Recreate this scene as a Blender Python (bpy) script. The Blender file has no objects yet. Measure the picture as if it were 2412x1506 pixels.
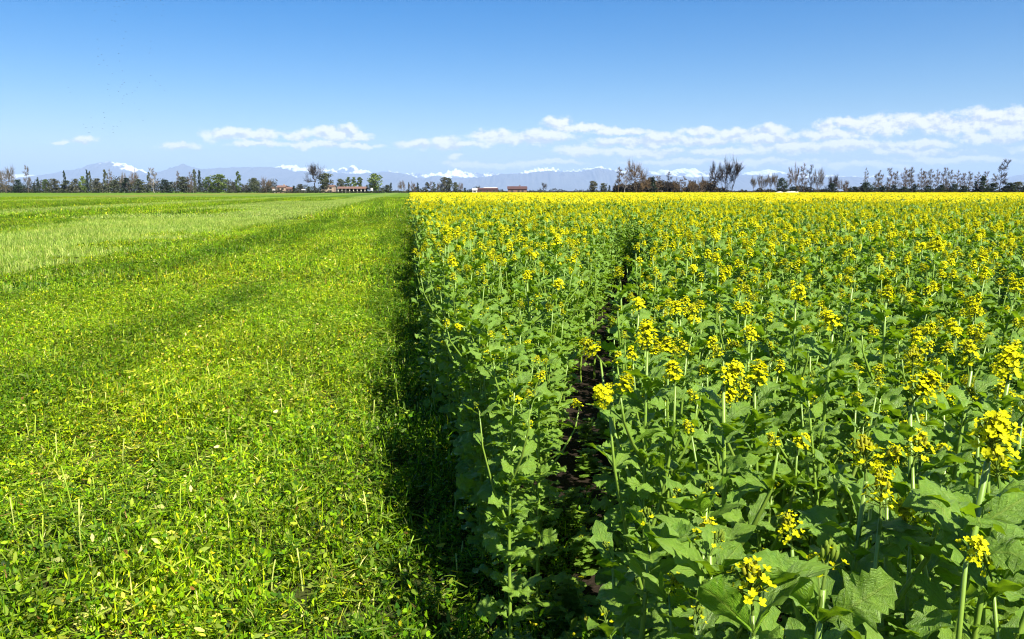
import bpy, math, random
import numpy as np
from mathutils import Matrix, Vector, Euler

# ------------------------------------------------------------------ camera, world, sun, exposure
S = bpy.context.scene
COL = S.collection
R = math.radians
F = 1857.0                     # focal length in photograph pixels (2412 wide)
PITCH = math.atan(303.0 / F)   # horizon at row 450 of 1506
CH = 1.65
FH = F / math.cos(PITCH)

cd = bpy.data.cameras.new('camera')
cam = bpy.data.objects.new('camera', cd)
COL.objects.link(cam)
cam.location = (0, 0, CH)
cam.rotation_euler = (math.pi / 2 - PITCH, 0, 0)
cd.sensor_width = 36.0
cd.lens = 36.0 * F / 2412.0
cd.clip_start = 0.05
cd.clip_end = 250000.0
S.camera = cam

SUN_EL = R(48)
SUN_AZ = R(145)                # clockwise from +Y (the view direction): behind and to the right
SUN_DIR = Vector((math.sin(SUN_AZ) * math.cos(SUN_EL), math.cos(SUN_AZ) * math.cos(SUN_EL), math.sin(SUN_EL)))
sd = bpy.data.lights.new('sun', 'SUN')
sd.energy = 5.0
sd.angle = R(0.5)
sd.color = (1.0, 0.955, 0.88)
sun = bpy.data.objects.new('sun', sd)
COL.objects.link(sun)
sun.location = (20, -20, 40)
sun.rotation_euler = SUN_DIR.to_track_quat('Z', 'Y').to_euler()

S.view_settings.view_transform = 'Standard'
S.view_settings.look = 'None'
S.view_settings.gamma = 1.0
S.view_settings.use_curve_mapping = False
S.view_settings.exposure = 1.45
SKY_STRENGTH = 0.05

S.render.engine = 'CYCLES'
cy = S.cycles
cy.use_denoising = True
cy.denoiser = 'OPENIMAGEDENOISE'
cy.denoising_input_passes = 'RGB_ALBEDO_NORMAL'
cy.max_bounces = 6
cy.diffuse_bounces = 2
cy.glossy_bounces = 2
cy.transmission_bounces = 4
cy.transparent_max_bounces = 6
cy.volume_bounces = 0
cy.caustics_reflective = False
cy.caustics_refractive = False
cy.sample_clamp_indirect = 6.0
cy.use_adaptive_sampling = True
cy.adaptive_threshold = 0.01
S.render.filter_size = 1.2 if hasattr(S.render, 'filter_size') else 1.2
cy.pixel_filter_type = 'BLACKMAN_HARRIS'
cy.filter_width = 1.15


class NT:
    """tiny helper round a node tree"""
    def __init__(self, nt):
        self.nt = nt
        nt.nodes.clear()

    def n(self, kind, **kw):
        nd = self.nt.nodes.new(kind)
        for k, v in kw.items():
            setattr(nd, k, v)
        return nd

    def link(self, a, b):
        self.nt.links.new(a, b)

    def _in(self, sock, v):
        if v is None:
            return
        if isinstance(v, bpy.types.NodeSocket):
            self.link(v, sock)
        else:
            sock.default_value = v

    def math(self, op, a, b=None, c=None, clamp=False):
        nd = self.n('ShaderNodeMath', operation=op, use_clamp=clamp)
        self._in(nd.inputs[0], a); self._in(nd.inputs[1], b)
        if c is not None:
            self._in(nd.inputs[2], c)
        return nd.outputs[0]

    def vmath(self, op, a, b=None, c=None):
        nd = self.n('ShaderNodeVectorMath', operation=op)
        self._in(nd.inputs[0], a)
        if b is not None:
            self._in(nd.inputs[1], b)
        if c is not None:
            self._in(nd.inputs[2], c)
        return nd.outputs[1] if op in ('LENGTH', 'DOT_PRODUCT', 'DISTANCE') else nd.outputs[0]

    def smooth(self, v, lo, hi, to0=0.0, to1=1.0):
        nd = self.n('ShaderNodeMapRange', interpolation_type='SMOOTHSTEP')
        self._in(nd.inputs[0], v)
        for i, x in zip((1, 2, 3, 4), (lo, hi, to0, to1)):
            self._in(nd.inputs[i], x)
        return nd.outputs[0]

    def mix(self, f, a, b, blend='MIX'):
        nd = self.n('ShaderNodeMix', data_type='RGBA', blend_type=blend)
        self._in(nd.inputs[0], f)
        self._in(nd.inputs[6], (*a, 1) if isinstance(a, tuple) and len(a) == 3 else a)
        self._in(nd.inputs[7], (*b, 1) if isinstance(b, tuple) and len(b) == 3 else b)
        return nd.outputs[2]

    def noise(self, vec, scale, detail=4.0, rough=0.55, dist=0.0):
        nd = self.n('ShaderNodeTexNoise')
        if vec is not None:
            self.link(vec, nd.inputs['Vector'])
        nd.inputs['Scale'].default_value = scale
        nd.inputs['Detail'].default_value = detail
        nd.inputs['Roughness'].default_value = rough
        nd.inputs['Distortion'].default_value = dist
        return nd.outputs[0]

    def combine(self, x, y, z):
        nd = self.n('ShaderNodeCombineXYZ')
        for i, v in enumerate((x, y, z)):
            self._in(nd.inputs[i], v)
        return nd.outputs[0]

    def sep(self, v):
        nd = self.n('ShaderNodeSeparateXYZ')
        self.link(v, nd.inputs[0])
        return nd.outputs


# cumulus clouds of the sky: (column, row, half width, half height) in photograph pixels
CLOUDS = [
    (200, 333, 42, 8), (430, 346, 50, 9), (155, 337, 22, 4), (540, 320, 52, 15), (610, 322, 70, 14), (700, 322, 40, 12),
    (790, 318, 62, 20), (845, 330, 40, 10), (610, 343, 75, 7), (760, 344, 90, 8), (850, 348, 50, 6),
    (985, 345, 50, 11), (1050, 335, 32, 15), (1080, 345, 70, 10), (1068, 370, 14, 9), (1160, 322, 60, 14), (1210, 330, 110, 16), (1315, 296, 38, 17),
    (1290, 325, 70, 16), (1340, 303, 40, 12), (1390, 305, 30, 8), (1360, 358, 55, 15), (1100, 390, 60, 10), (1180, 392, 90, 9), (1290, 385, 80, 6),
    (1460, 314, 60, 10), (1550, 332, 60, 14), (1480, 340, 100, 12), (1520, 362, 110, 11), (1645, 314, 50, 11), (1640, 335, 90, 12), (1700, 360, 90, 9),
    (1720, 318, 60, 13), (1805, 310, 42, 15), (1780, 330, 110, 14), (1935, 303, 26, 16), (1880, 350, 130, 14), (1960, 322, 80, 13), (1990, 292, 50, 12),
    (2060, 300, 90, 20), (2160, 290, 120, 20), (2260, 300, 110, 24), (2360, 282, 130, 22), (2430, 300, 120, 26), (2010, 345, 120, 14),
    (2170, 342, 70, 11), (2150, 360, 120, 9), (2350, 330, 120, 12), (1620, 385, 180, 8), (1800, 385, 160, 9), (2000, 390, 170, 9), (2250, 378, 150, 8),
    (2600, 300, 190, 34), (2560, 355, 180, 12), (2850, 310, 200, 26), (3150, 330, 220, 18), (-260, 338, 70, 9), (-600, 345, 120, 10),
]


def build_world():
    w = bpy.data.worlds.new('World')
    S.world = w
    w.use_nodes = True
    t = NT(w.node_tree)
    sky = t.n('ShaderNodeTexSky')
    sky.sky_type = 'NISHITA'
    sky.sun_disc = False
    sky.sun_elevation = SUN_EL
    sky.sun_rotation = SUN_AZ
    sky.altitude = 200
    sky.air_density = 1.0
    sky.dust_density = 0.7
    sky.ozone_density = 3.0
    hs = t.n('ShaderNodeHueSaturation')
    hs.inputs['Hue'].default_value = 0.508
    hs.inputs['Saturation'].default_value = 1.62
    hs.inputs['Value'].default_value = 0.95
    t.link(sky.outputs[0], hs.inputs['Color'])
    tc = t.n('ShaderNodeTexCoord')
    d = t.sep(tc.outputs['Generated'])
    # direction as (photograph column - 1206, 0, rows above the horizon), in units of the focal length
    yy = t.math('MAXIMUM', d[1], 0.02)
    u = t.math('DIVIDE', d[0], yy)
    v = t.math('DIVIDE', d[2], yy)
    p0 = t.combine(u, 0.0, v)
    wv = t.n('ShaderNodeTexNoise')
    t.link(p0, wv.inputs['Vector'])
    wv.inputs['Scale'].default_value = 38.0
    wv.inputs['Detail'].default_value = 5.0
    wv.inputs['Roughness'].default_value = 0.62
    off = t.vmath('MULTIPLY', t.vmath('SUBTRACT', wv.outputs['Color'], (0.5, 0.5, 0.5)), (0.034, 0.0, 0.020))
    p = t.vmath('ADD', p0, off)
    def nearest(p):
        rmin = None
        for (x, y, a, b) in CLOUDS:
            cx, cz = (x - 1206) / FH, (450 - y) / FH
            k = FH / 1.15
            q = t.vmath('MULTIPLY_ADD', p, (k / a, 0.0, k / b), (-cx * k / a, 0.0, -cz * k / b))
            r = t.vmath('LENGTH', q)
            rmin = r if rmin is None else t.math('SMOOTH_MIN', rmin, r, 0.30)
        return rmin
    rmin = nearest(p)
    rup = nearest(t.vmath('ADD', p, (0.001, 0.0, 0.0034)))
    pn = t.vmath('MULTIPLY', p0, (1.0, 1.0, 1.6))
    n1 = t.noise(pn, 48.0, 7.0, 0.62)
    n2 = t.noise(t.vmath('ADD', pn, (0.003, 0.0, 0.011)), 48.0, 5.0, 0.6)
    dens = t.math('SUBTRACT', t.math('MULTIPLY_ADD', n1, 1.75, 0.20), rmin)
    alpha = t.smooth(dens, -0.05, 0.60)
    thick = t.smooth(dens, 0.0, 0.9)
    side = t.math('MULTIPLY_ADD', t.math('SUBTRACT', rup, rmin), 0.22, t.math('SUBTRACT', n1, n2))
    lit = t.smooth(side, -0.15, 0.09)
    lit = t.math('MULTIPLY_ADD', t.math('SUBTRACT', 1.0, thick), 0.15, lit, clamp=True)
    K = 1.0 / (SKY_STRENGTH * 2 ** S.view_settings.exposure)
    shade = (0.78 * K, 0.765 * K, 0.87 * K)
    white = (1.56 * K, 1.42 * K, 1.30 * K)
    ccol = t.mix(lit, shade, white)
    ahead = t.smooth(d[1], 0.1, 0.25)
    a2 = t.math('MULTIPLY', t.math('MULTIPLY', alpha, 0.76), ahead)
    colr = t.mix(a2, hs.outputs[0], ccol)
    bg = t.n('ShaderNodeBackground')
    bg.inputs['Strength'].default_value = SKY_STRENGTH
    t.link(colr, bg.inputs['Color'])
    out = t.n('ShaderNodeOutputWorld')
    t.link(bg.outputs[0], out.inputs['Surface'])
    try:
        w.cycles.sampling_method = 'MANUAL'
        w.cycles.sample_map_resolution = 512
    except Exception:
        pass


build_world()
rng = np.random.default_rng(7)
rnd = random.Random(11)


# ------------------------------------------------------------------ small helpers
def ray(px, py):
    c, s = math.cos(PITCH), math.sin(PITCH)
    return Vector(((px - 1206) / F, c - (py - 753) / F * s, -s - (py - 753) / F * c))


def at_ground(px, py):
    d = ray(px, py)
    k = -CH / d.z
    return d.x * k, d.y * k


def at_depth(px, py, dep):
    d = ray(px, py)
    return Vector((d.x * dep, d.y * dep, CH + d.z * dep))


def far_x(px, D):
    return D * (px - 1206) / FH


def far_h(py, D):
    return CH + D * (450 - py) / FH


def tag(o, label=None, cat=None, group=None, kind=None):
    if label: o['label'] = label
    if cat: o['category'] = cat
    if group: o['group'] = group
    if kind: o['kind'] = kind
    return o


def empty(name, loc=(0, 0, 0), rz=0.0):
    o = bpy.data.objects.new(name, None)
    o.empty_display_size = 0.1
    o.location = loc
    o.rotation_euler = (0, 0, rz)
    COL.objects.link(o)
    return o


class MB:
    """collects geometry of one mesh; c = per-vertex colour, l = per-vertex leaf coordinate"""
    def __init__(self):
        self.v, self.f, self.c, self.l, self.m = [], [], [], [], []
        self.n = 0

    def add(self, v, f, col=(1, 1, 1), luv=None, mat=0):
        v = np.asarray(v, float).reshape(-1, 3)
        k = len(v)
        self.v.append(v)
        for q in f:
            self.f.append(tuple(int(i) + self.n for i in q))
            self.m.append(mat)
        c = np.asarray(col, float)
        self.c.append(np.broadcast_to(c, (k, 3)) if c.ndim == 1 else c)
        self.l.append(np.zeros((k, 3)) if luv is None else np.asarray(luv, float))
        self.n += k

    def merge(self, other, mtx, mat_shift=0):
        v = np.concatenate(other.v) if other.v else np.zeros((0, 3))
        m = np.array(mtx)
        v = v @ m[:3, :3].T + m[:3, 3]
        base = self.n
        self.v.append(v)
        self.f += [tuple(i + base for i in q) for q in other.f]
        self.m += [x + mat_shift for x in other.m]
        self.c += other.c
        self.l += other.l
        self.n += len(v)

    def mesh(self, name, mats, smooth=True):
        me = bpy.data.meshes.new(name)
        v = np.concatenate(self.v)
        me.from_pydata(v.tolist(), [], self.f)
        a = me.attributes.new('col', 'FLOAT_VECTOR', 'POINT')
        a.data.foreach_set('vector', np.concatenate(self.c).astype(np.float32).ravel())
        a = me.attributes.new('luv', 'FLOAT_VECTOR', 'POINT')
        a.data.foreach_set('vector', np.concatenate(self.l).astype(np.float32).ravel())
        for x in (mats if isinstance(mats, (list, tuple)) else [mats]):
            me.materials.append(x)
        me.polygons.foreach_set('material_index', np.array(self.m, dtype=np.int32))
        if smooth:
            me.polygons.foreach_set('use_smooth', np.ones(len(me.polygons), dtype=bool))
        me.update()
        return me


def obj(name, me, parent=None, mtx=None):
    o = bpy.data.objects.new(name, me)
    COL.objects.link(o)
    if parent is not None:
        o.parent = parent
    if mtx is not None:
        o.matrix_local = mtx
    return o


def box(mb, x0, x1, y0, y1, z0, z1, col=(1, 1, 1), mat=0):
    v = [(x0, y0, z0), (x1, y0, z0), (x1, y1, z0), (x0, y1, z0), (x0, y0, z1), (x1, y0, z1), (x1, y1, z1), (x0, y1, z1)]
    mb.add(v, [(0, 3, 2, 1), (4, 5, 6, 7), (0, 1, 5, 4), (1, 2, 6, 5), (2, 3, 7, 6), (3, 0, 4, 7)], col, None, mat)


def tube(mb, pts, rad, sides=5, col=(1, 1, 1), mat=0, cap=True):
    pts = [np.asarray(p, float) for p in pts]
    n = len(pts)
    vs, ls = [], []
    for i in range(n):
        t = pts[min(i + 1, n - 1)] - pts[max(i - 1, 0)]
        t = t / (np.linalg.norm(t) + 1e-9)
        a = np.array((1.0, 0, 0)) if abs(t[0]) < 0.8 else np.array((0, 1.0, 0))
        u = np.cross(t, a); u /= np.linalg.norm(u)
        w = np.cross(t, u)
        for k in range(sides):
            g = 2 * math.pi * k / sides
            vs.append(pts[i] + (u * math.cos(g) + w * math.sin(g)) * rad[i])
            ls.append((k / sides, i / max(n - 1, 1), 0))
    fs = []
    for i in range(n - 1):
        for k in range(sides):
            k2 = (k + 1) % sides
            fs.append((i * sides + k, i * sides + k2, (i + 1) * sides + k2, (i + 1) * sides + k))
    if cap:
        fs.append(tuple((n - 1) * sides + k for k in range(sides)))
    mb.add(vs, fs, col, ls, mat)


def strips(mb, c, d, s, nrm, L, W, curl, prof, col, mat=0):
    """N little bent strips of two quads each: c start, d direction, s side, nrm normal"""
    N = len(c)
    L = np.broadcast_to(np.asarray(L, float), (N,)); W = np.broadcast_to(np.asarray(W, float), (N,))
    curl = np.broadcast_to(np.asarray(curl, float), (N,))
    rows = []
    for t, p in zip((0, 0.5, 1.0), prof):
        q = c + d * (L * t)[:, None] + nrm * (curl * L * (t - t * t) * 4 * 0.25 + curl * L * t * 0.3)[:, None]
        rows.append(q - s * (W * p * 0.5)[:, None])
        rows.append(q + s * (W * p * 0.5)[:, None])
    V = np.stack(rows, 1).reshape(-1, 3)
    b = np.arange(N) * 6
    f = np.concatenate([np.stack([b, b + 1, b + 3, b + 2], 1), np.stack([b + 2, b + 3, b + 5, b + 4], 1)])
    base = mb.n
    mb.v.append(V)
    mb.f += [tuple(x) for x in (f + base).tolist()]
    mb.m += [mat] * len(f)
    mb.c.append(np.repeat(np.broadcast_to(np.asarray(col, float), (N, 3)), 6, 0))
    t6 = np.tile(np.array([(-1, 0, 0), (1, 0, 0), (-1, .5, 0), (1, .5, 0), (-1, 1, 0), (1, 1, 0)], float), (N, 1))
    mb.l.append(t6)
    mb.n += N * 6


def frame_dirs(N, up_lo, up_hi, r=None):
    """random directions with elevation between up_lo and up_hi degrees, plus side and normal vectors"""
    r = r or rng
    az = r.uniform(0, 2 * math.pi, N)
    el = np.radians(r.uniform(up_lo, up_hi, N))
    d = np.stack([np.cos(az) * np.cos(el), np.sin(az) * np.cos(el), np.sin(el)], 1)
    ref = np.stack([-np.sin(az), np.cos(az), np.zeros(N)], 1)
    n0 = np.cross(d, ref) * -1
    roll = r.normal(0, 0.7, N)
    s = ref * np.cos(roll)[:, None] + n0 * np.sin(roll)[:, None]
    n = np.cross(s, d)
    n *= np.sign(n[:, 2:3] + 1e-6)
    return d, s, n


# ------------------------------------------------------------------ materials
def new_mat(name):
    m = bpy.data.materials.new(name)
    m.use_nodes = True
    return m, NT(m.node_tree)


def finish(t, shader):
    o = t.n('ShaderNodeOutputMaterial')
    t.link(shader, o.inputs['Surface'])


def principled(t, col, rough=0.5, spec=0.4, bump=None, bump_d=0.01, bump_s=0.4):
    b = t.n('ShaderNodeBsdfPrincipled')
    t._in(b.inputs['Base Color'], (*col, 1) if isinstance(col, tuple) and len(col) == 3 else col)
    t._in(b.inputs['Roughness'], rough)
    b.inputs['Specular IOR Level'].default_value = spec
    if bump is not None:
        bn = t.n('ShaderNodeBump')
        bn.inputs['Strength'].default_value = bump_s
        bn.inputs['Distance'].default_value = bump_d
        t.link(bump, bn.inputs['Height'])
        t.link(bn.outputs[0], b.inputs['Normal'])
    return b


def attr(t, name):
    a = t.n('ShaderNodeAttribute')
    a.attribute_name = name
    return a.outputs['Vector']


def obj_random(t):
    return t.n('ShaderNodeObjectInfo').outputs['Random']


def make_leaf_mat():
    m, t = new_mat('mustard_leaf')
    luv = attr(t, 'luv'); col = attr(t, 'col')
    x, y, _ = t.sep(luv)
    ax = t.math('ABSOLUTE', x)
    rib = t.smooth(ax, 0.03, 0.10, 1.0, 0.0)
    g = t.math('FRACT', t.math('MULTIPLY', t.math('SUBTRACT', y, t.math('MULTIPLY', ax, 0.22)), 7.5))
    vein = t.smooth(t.math('ABSOLUTE', t.math('SUBTRACT', g, 0.5)), 0.0, 0.22, 1.0, 0.0)
    vv = t.math('MAXIMUM', rib, t.math('MULTIPLY', vein, 0.45))
    geo = t.n('ShaderNodeNewGeometry')
    ns = t.noise(luv, 5.0, 4.0, 0.6)
    rn = obj_random(t)
    base = t.mix(t.smooth(ns, 0.34, 0.66), (0.066, 0.178, 0.008), (0.165, 0.320, 0.016))
    base = t.mix(t.math('MULTIPLY', rn, 0.55), base, (0.20, 0.33, 0.012))
    base = t.mix(1.0, base, col, 'MULTIPLY')
    base = t.mix(t.math('MULTIPLY', vv, 0.55), base, (0.27, 0.36, 0.04))
    base = t.mix(t.math('MULTIPLY', geo.outputs['Backfacing'], 0.45), base, (0.14, 0.22, 0.04))
    h = t.math('ADD', t.math('MULTIPLY', vv, -0.35), t.math('MULTIPLY', t.noise(luv, 16.0, 4.0, 0.65), 1.0))
    b = principled(t, base, t.math('MULTIPLY_ADD', ns, 0.22, 0.27), 0.42, h, 0.006, 0.7)
    tr = t.n('ShaderNodeBsdfTranslucent')
    tcol = t.mix(1.0, t.mix(t.math('MULTIPLY', vv, 0.5), (0.36, 0.60, 0.010), (0.20, 0.34, 0.014)), col, 'MULTIPLY')
    t.link(tcol, tr.inputs['Color'])
    mx = t.n('ShaderNodeMixShader')
    mx.inputs[0].default_value = 0.26
    t.link(b.outputs[0], mx.inputs[1]); t.link(tr.outputs[0], mx.inputs[2])
    finish(t, mx.outputs[0])
    return m


def make_tinted(name, rough=0.5, spec=0.3, transl=0.0, tmul=(2.0, 1.9, 0.8), vary=None, noise_scale=0.0, rand=0.25, swath=False):
    """colour from the mesh's own per-piece colour, a little varied; optional light passing through"""
    m, t = new_mat(name)
    col = attr(t, 'col')
    rn = obj_random(t)
    k = t.math('MULTIPLY_ADD', rn, rand, 1.0 - rand / 2)
    base = t.vmath('SCALE', col); t.link(k, base.node.inputs['Scale'])
    if noise_scale:
        geo = t.n('ShaderNodeNewGeometry')
        nz = t.noise(geo.outputs['Position'], noise_scale, 4.0, 0.6)
        base = t.mix(t.smooth(nz, 0.35, 0.65), base, t.mix(1.0, base, vary, 'MULTIPLY'))
        if swath:
            px, py, _ = t.sep(geo.outputs['Position'])
            ln = t.math('ADD', px, t.math('MULTIPLY', py, 0.128))
            sw = t.noise(t.combine(ln, t.math('MULTIPLY', py, 0.05), 0.0), 0.55, 3.0, 0.6)
            base = t.mix(t.smooth(sw, 0.42, 0.60), t.mix(1.0, base, (0.60, 0.70, 0.65), 'MULTIPLY'), t.mix(1.0, base, (1.18, 1.12, 1.0), 'MULTIPLY'))
    b = principled(t, base, rough, spec)
    if transl:
        tr = t.n('ShaderNodeBsdfTranslucent')
        t.link(t.mix(1.0, base, tmul, 'MULTIPLY'), tr.inputs['Color'])
        mx = t.n('ShaderNodeMixShader')
        mx.inputs[0].default_value = transl
        t.link(b.outputs[0], mx.inputs[1]); t.link(tr.outputs[0], mx.inputs[2])
        finish(t, mx.outputs[0])
    else:
        finish(t, b.outputs[0])
    return m


def make_stem_mat():
    m, t = new_mat('mustard_stem')
    luv = attr(t, 'luv'); col = attr(t, 'col')
    tc = t.n('ShaderNodeTexCoord')
    p = t.vmath('MULTIPLY', tc.outputs['Object'], (90.0, 90.0, 5.0))
    ns = t.noise(p, 1.0, 4.0, 0.6)
    z = t.sep(luv)[1]
    base = t.mix(ns, (0.10, 0.19, 0.02), (0.21, 0.30, 0.035))
    purple = t.math('MULTIPLY', t.smooth(t.noise(tc.outputs['Object'], 7.0, 2.0, 0.5), 0.55, 0.75), 0.35)
    base = t.mix(purple, base, (0.17, 0.10, 0.05))
    base = t.mix(1.0, base, col, 'MULTIPLY')
    b = principled(t, base, 0.42, 0.45, ns, 0.002, 0.4)
    finish(t, b.outputs[0])
    return m


M_LEAF = make_leaf_mat()
M_STEM = make_stem_mat()
M_PETAL = make_tinted('mustard_petal', 0.6, 0.12, 0.45, (1.15, 1.12, 0.6), rand=0.15)
M_CLIP = make_tinted('mown_clippings', 0.55, 0.14, 0.35, (1.9, 1.8, 0.5), (1.25, 1.06, 0.85), 0.45, 0.3, True)
M_STUBBLE = make_tinted('pale_stubble', 0.55, 0.14, 0.35, (1.7, 1.7, 0.6), (1.08, 1.0, 0.95), 0.3, 0.25)
M_STRAW = make_tinted('cut_stalk', 0.5, 0.35, 0.15, (1.4, 1.4, 0.7), rand=0.3)
M_CROP = make_tinted('far_crop', 0.5, 0.35, 0.3, (1.9, 1.8, 0.5), (1.3, 1.05, 0.8), 0.12, 0.2)
M_TREE_LEAF = make_tinted('tree_foliage', 0.65, 0.2, 0.25, (1.5, 1.5, 0.6), rand=0.3)
M_HEDGE = make_tinted('hedge_foliage', 0.7, 0.15, 0.15, (1.3, 1.3, 0.6), (0.7, 0.75, 0.8), 0.05, 0.2)


def make_bark():
    m, t = new_mat('bark')
    col = attr(t, 'col')
    geo = t.n('ShaderNodeNewGeometry')
    ns = t.noise(t.vmath('MULTIPLY', geo.outputs['Position'], (1.0, 1.0, 0.25)), 5.0, 5.0, 0.65)
    base = t.mix(ns, t.mix(1.0, col, (0.55, 0.55, 0.55), 'MULTIPLY'), t.mix(1.0, col, (1.35, 1.3, 1.25), 'MULTIPLY'))
    b = principled(t, base, 0.85, 0.15, ns, 0.05, 0.6)
    finish(t, b.outputs[0])
    return m


M_BARK = make_bark()

EDGE0, EDGEK = 0.245, -0.128      # cut edge of the crop: X = EDGEK * Y + EDGE0


def make_ground_mat():
    m, t = new_mat('field_ground')
    geo = t.n('ShaderNodeNewGeometry')
    P = geo.outputs['Position']
    x, y, _ = t.sep(P)
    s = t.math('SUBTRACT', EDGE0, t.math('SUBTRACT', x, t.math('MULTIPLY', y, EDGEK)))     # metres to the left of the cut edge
    big = t.noise(P, 0.035, 5.0, 0.6)
    mid = t.noise(P, 0.7, 5.0, 0.65)
    fine = t.noise(P, 14.0, 5.0, 0.7)
    wob = t.math('MULTIPLY_ADD', t.math('SUBTRACT', mid, 0.5), 2.2, s)
    ramp = t.n('ShaderNodeValToRGB')
    ramp.color_ramp.interpolation = 'LINEAR'
    green, pale, dark, yel = (0.105, 0.185, 0.008), (0.14, 0.215, 0.030), (0.08, 0.155, 0.010), (0.17, 0.19, 0.03)
    stops = [(0.0, green), (7.2, green), (8.2, pale), (16.3, pale), (17.5, dark), (26.8, dark), (28.2, pale), (35, pale), (37.5, dark),
             (52, green), (58, pale), (66, pale), (72, green), (84, yel), (105, yel), (115, green), (128, pale), (140, green), (160, green)]
    e = ramp.color_ramp.elements
    while len(e) < len(stops):
        e.new(0.5)
    for i, (q, c) in enumerate(stops):
        e[i].position = q / 160.0
        e[i].color = (*c, 1)
    t.link(t.math('DIVIDE', wob, 160.0, clamp=True), ramp.inputs[0])
    c = ramp.outputs[0]
    c = t.mix(t.smooth(fine, 0.35, 0.72), t.mix(1.0, c, (0.55, 0.6, 0.5), 'MULTIPLY'), t.mix(1.0, c, (1.25, 1.2, 1.2), 'MULTIPLY'))
    c = t.mix(t.math('MULTIPLY', t.smooth(big, 0.4, 0.7), 0.5), c, t.mix(1.0, c, (1.15, 1.0, 0.9), 'MULTIPLY'))
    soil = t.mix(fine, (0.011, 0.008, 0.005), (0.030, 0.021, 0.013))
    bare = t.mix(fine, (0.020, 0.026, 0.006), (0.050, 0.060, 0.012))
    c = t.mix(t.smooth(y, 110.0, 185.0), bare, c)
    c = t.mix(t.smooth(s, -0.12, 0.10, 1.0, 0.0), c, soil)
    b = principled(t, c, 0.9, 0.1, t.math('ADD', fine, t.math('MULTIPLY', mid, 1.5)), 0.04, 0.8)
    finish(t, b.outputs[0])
    return m


# ------------------------------------------------------------------ ground
def build_ground():
    mb = MB()
    xs = [-58000, -8000, -900, -120, -20, 0, 20, 120, 900, 8000, 58000]
    ys = [-1500, -200, -20, 0, 12, 60, 250, 900, 4000, 20000, 66000]
    v = [(x, y, 0) for y in ys for x in xs]
    n = len(xs)
    f = [(j * n + i, j * n + i + 1, (j + 1) * n + i + 1, (j + 1) * n + i) for j in range(len(ys) - 1) for i in range(n - 1)]
    mb.add(v, f)
    o = obj('ground', mb.mesh('ground', make_ground_mat()))
    tag(o, kind='structure')


build_ground()


# ------------------------------------------------------------------ mountains
def fbm1(x, seed, octs=5, base=1.0, gain=0.5):
    r = np.random.default_rng(seed)
    out = np.zeros_like(x); a = 1.0; f = base
    for _ in range(octs):
        tab = r.uniform(-1, 1, 4096)
        q = x * f
        i = np.floor(q).astype(int)
        w = q - i
        w = w * w * (3 - 2 * w)
        out += a * (tab[i % 4096] * (1 - w) + tab[(i + 1) % 4096] * w)
        a *= gain; f *= 2.03
    return out


def fbm2(x, y, seed, octs=5, base=1.0, gain=0.5, ridged=False):
    r = np.random.default_rng(seed)
    out = np.zeros_like(x); a = 1.0; f = base
    for _ in range(octs):
        tab = r.uniform(-1, 1, (256, 256))
        qx, qy = x * f, y * f
        i, j = np.floor(qx).astype(int), np.floor(qy).astype(int)
        wx, wy = qx - i, qy - j
        wx = wx * wx * (3 - 2 * wx); wy = wy * wy * (3 - 2 * wy)
        g = (tab[i % 256, j % 256] * (1 - wx) * (1 - wy) + tab[(i + 1) % 256, j % 256] * wx * (1 - wy)
             + tab[i % 256, (j + 1) % 256] * (1 - wx) * wy + tab[(i + 1) % 256, (j + 1) % 256] * wx * wy)
        out += a * ((1 - 2 * np.abs(g)) if ridged else g)
        a *= gain; f *= 2.03
    return out


RIDGE_FRONT = [(-700, 425), (-300, 432), (0, 436), (60, 430), (95, 421), (145, 405), (200, 397), (222, 388), (238, 385), (250, 384), (262, 381), (285, 385), (305, 388), (325, 397),
               (345, 409), (370, 407), (400, 402), (420, 392), (437, 387), (460, 396), (480, 399), (500, 401), (520, 396), (560, 396), (600, 396), (640, 395), (660, 398),
               (700, 404), (760, 406), (850, 410), (900, 406), (940, 408), (960, 412), (980, 418), (1000, 421), (1030, 415), (1060, 420), (1100, 420), (1150, 416), (1180, 411),
               (1250, 409), (1290, 403), (1320, 406), (1360, 406), (1390, 401), (1410, 396), (1440, 403), (1480, 413), (1550, 413), (1620, 419), (1700, 417), (1750, 414),
               (1850, 416), (1900, 420), (1980, 417), (2030, 418), (2060, 423), (2085, 421), (2110, 413), (2160, 411), (2210, 412), (2260, 418), (2330, 421), (2370, 418),
               (2400, 413), (2450, 409), (2600, 402), (2900, 412), (3300, 420)]
RIDGE_BACK = [(-700, 420), (-300, 412), (0, 418), (60, 414), (110, 417), (180, 420), (400, 415), (600, 408), (650, 397), (680, 389), (700, 394), (730, 399), (760, 401), (800, 402),
              (818, 398), (832, 394), (850, 401), (880, 408), (905, 402), (930, 405), (950, 410), (975, 409), (1000, 412), (1030, 411), (1050, 408), (1075, 400), (1100, 406), (1130, 408), (1150, 407),
              (1200, 411), (1230, 409), (1260, 398), (1280, 396), (1310, 399), (1330, 403), (1360, 402), (1390, 397), (1410, 394), (1440, 402), (1470, 404), (1540, 405),
              (1580, 404), (1612, 397), (1640, 401), (1660, 406), (1740, 411), (1780, 405), (1812, 401), (1830, 407), (1900, 412), (2000, 418), (2080, 416), (2110, 411),
              (2200, 414), (2300, 420), (2600, 412), (3300, 418)]


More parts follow.
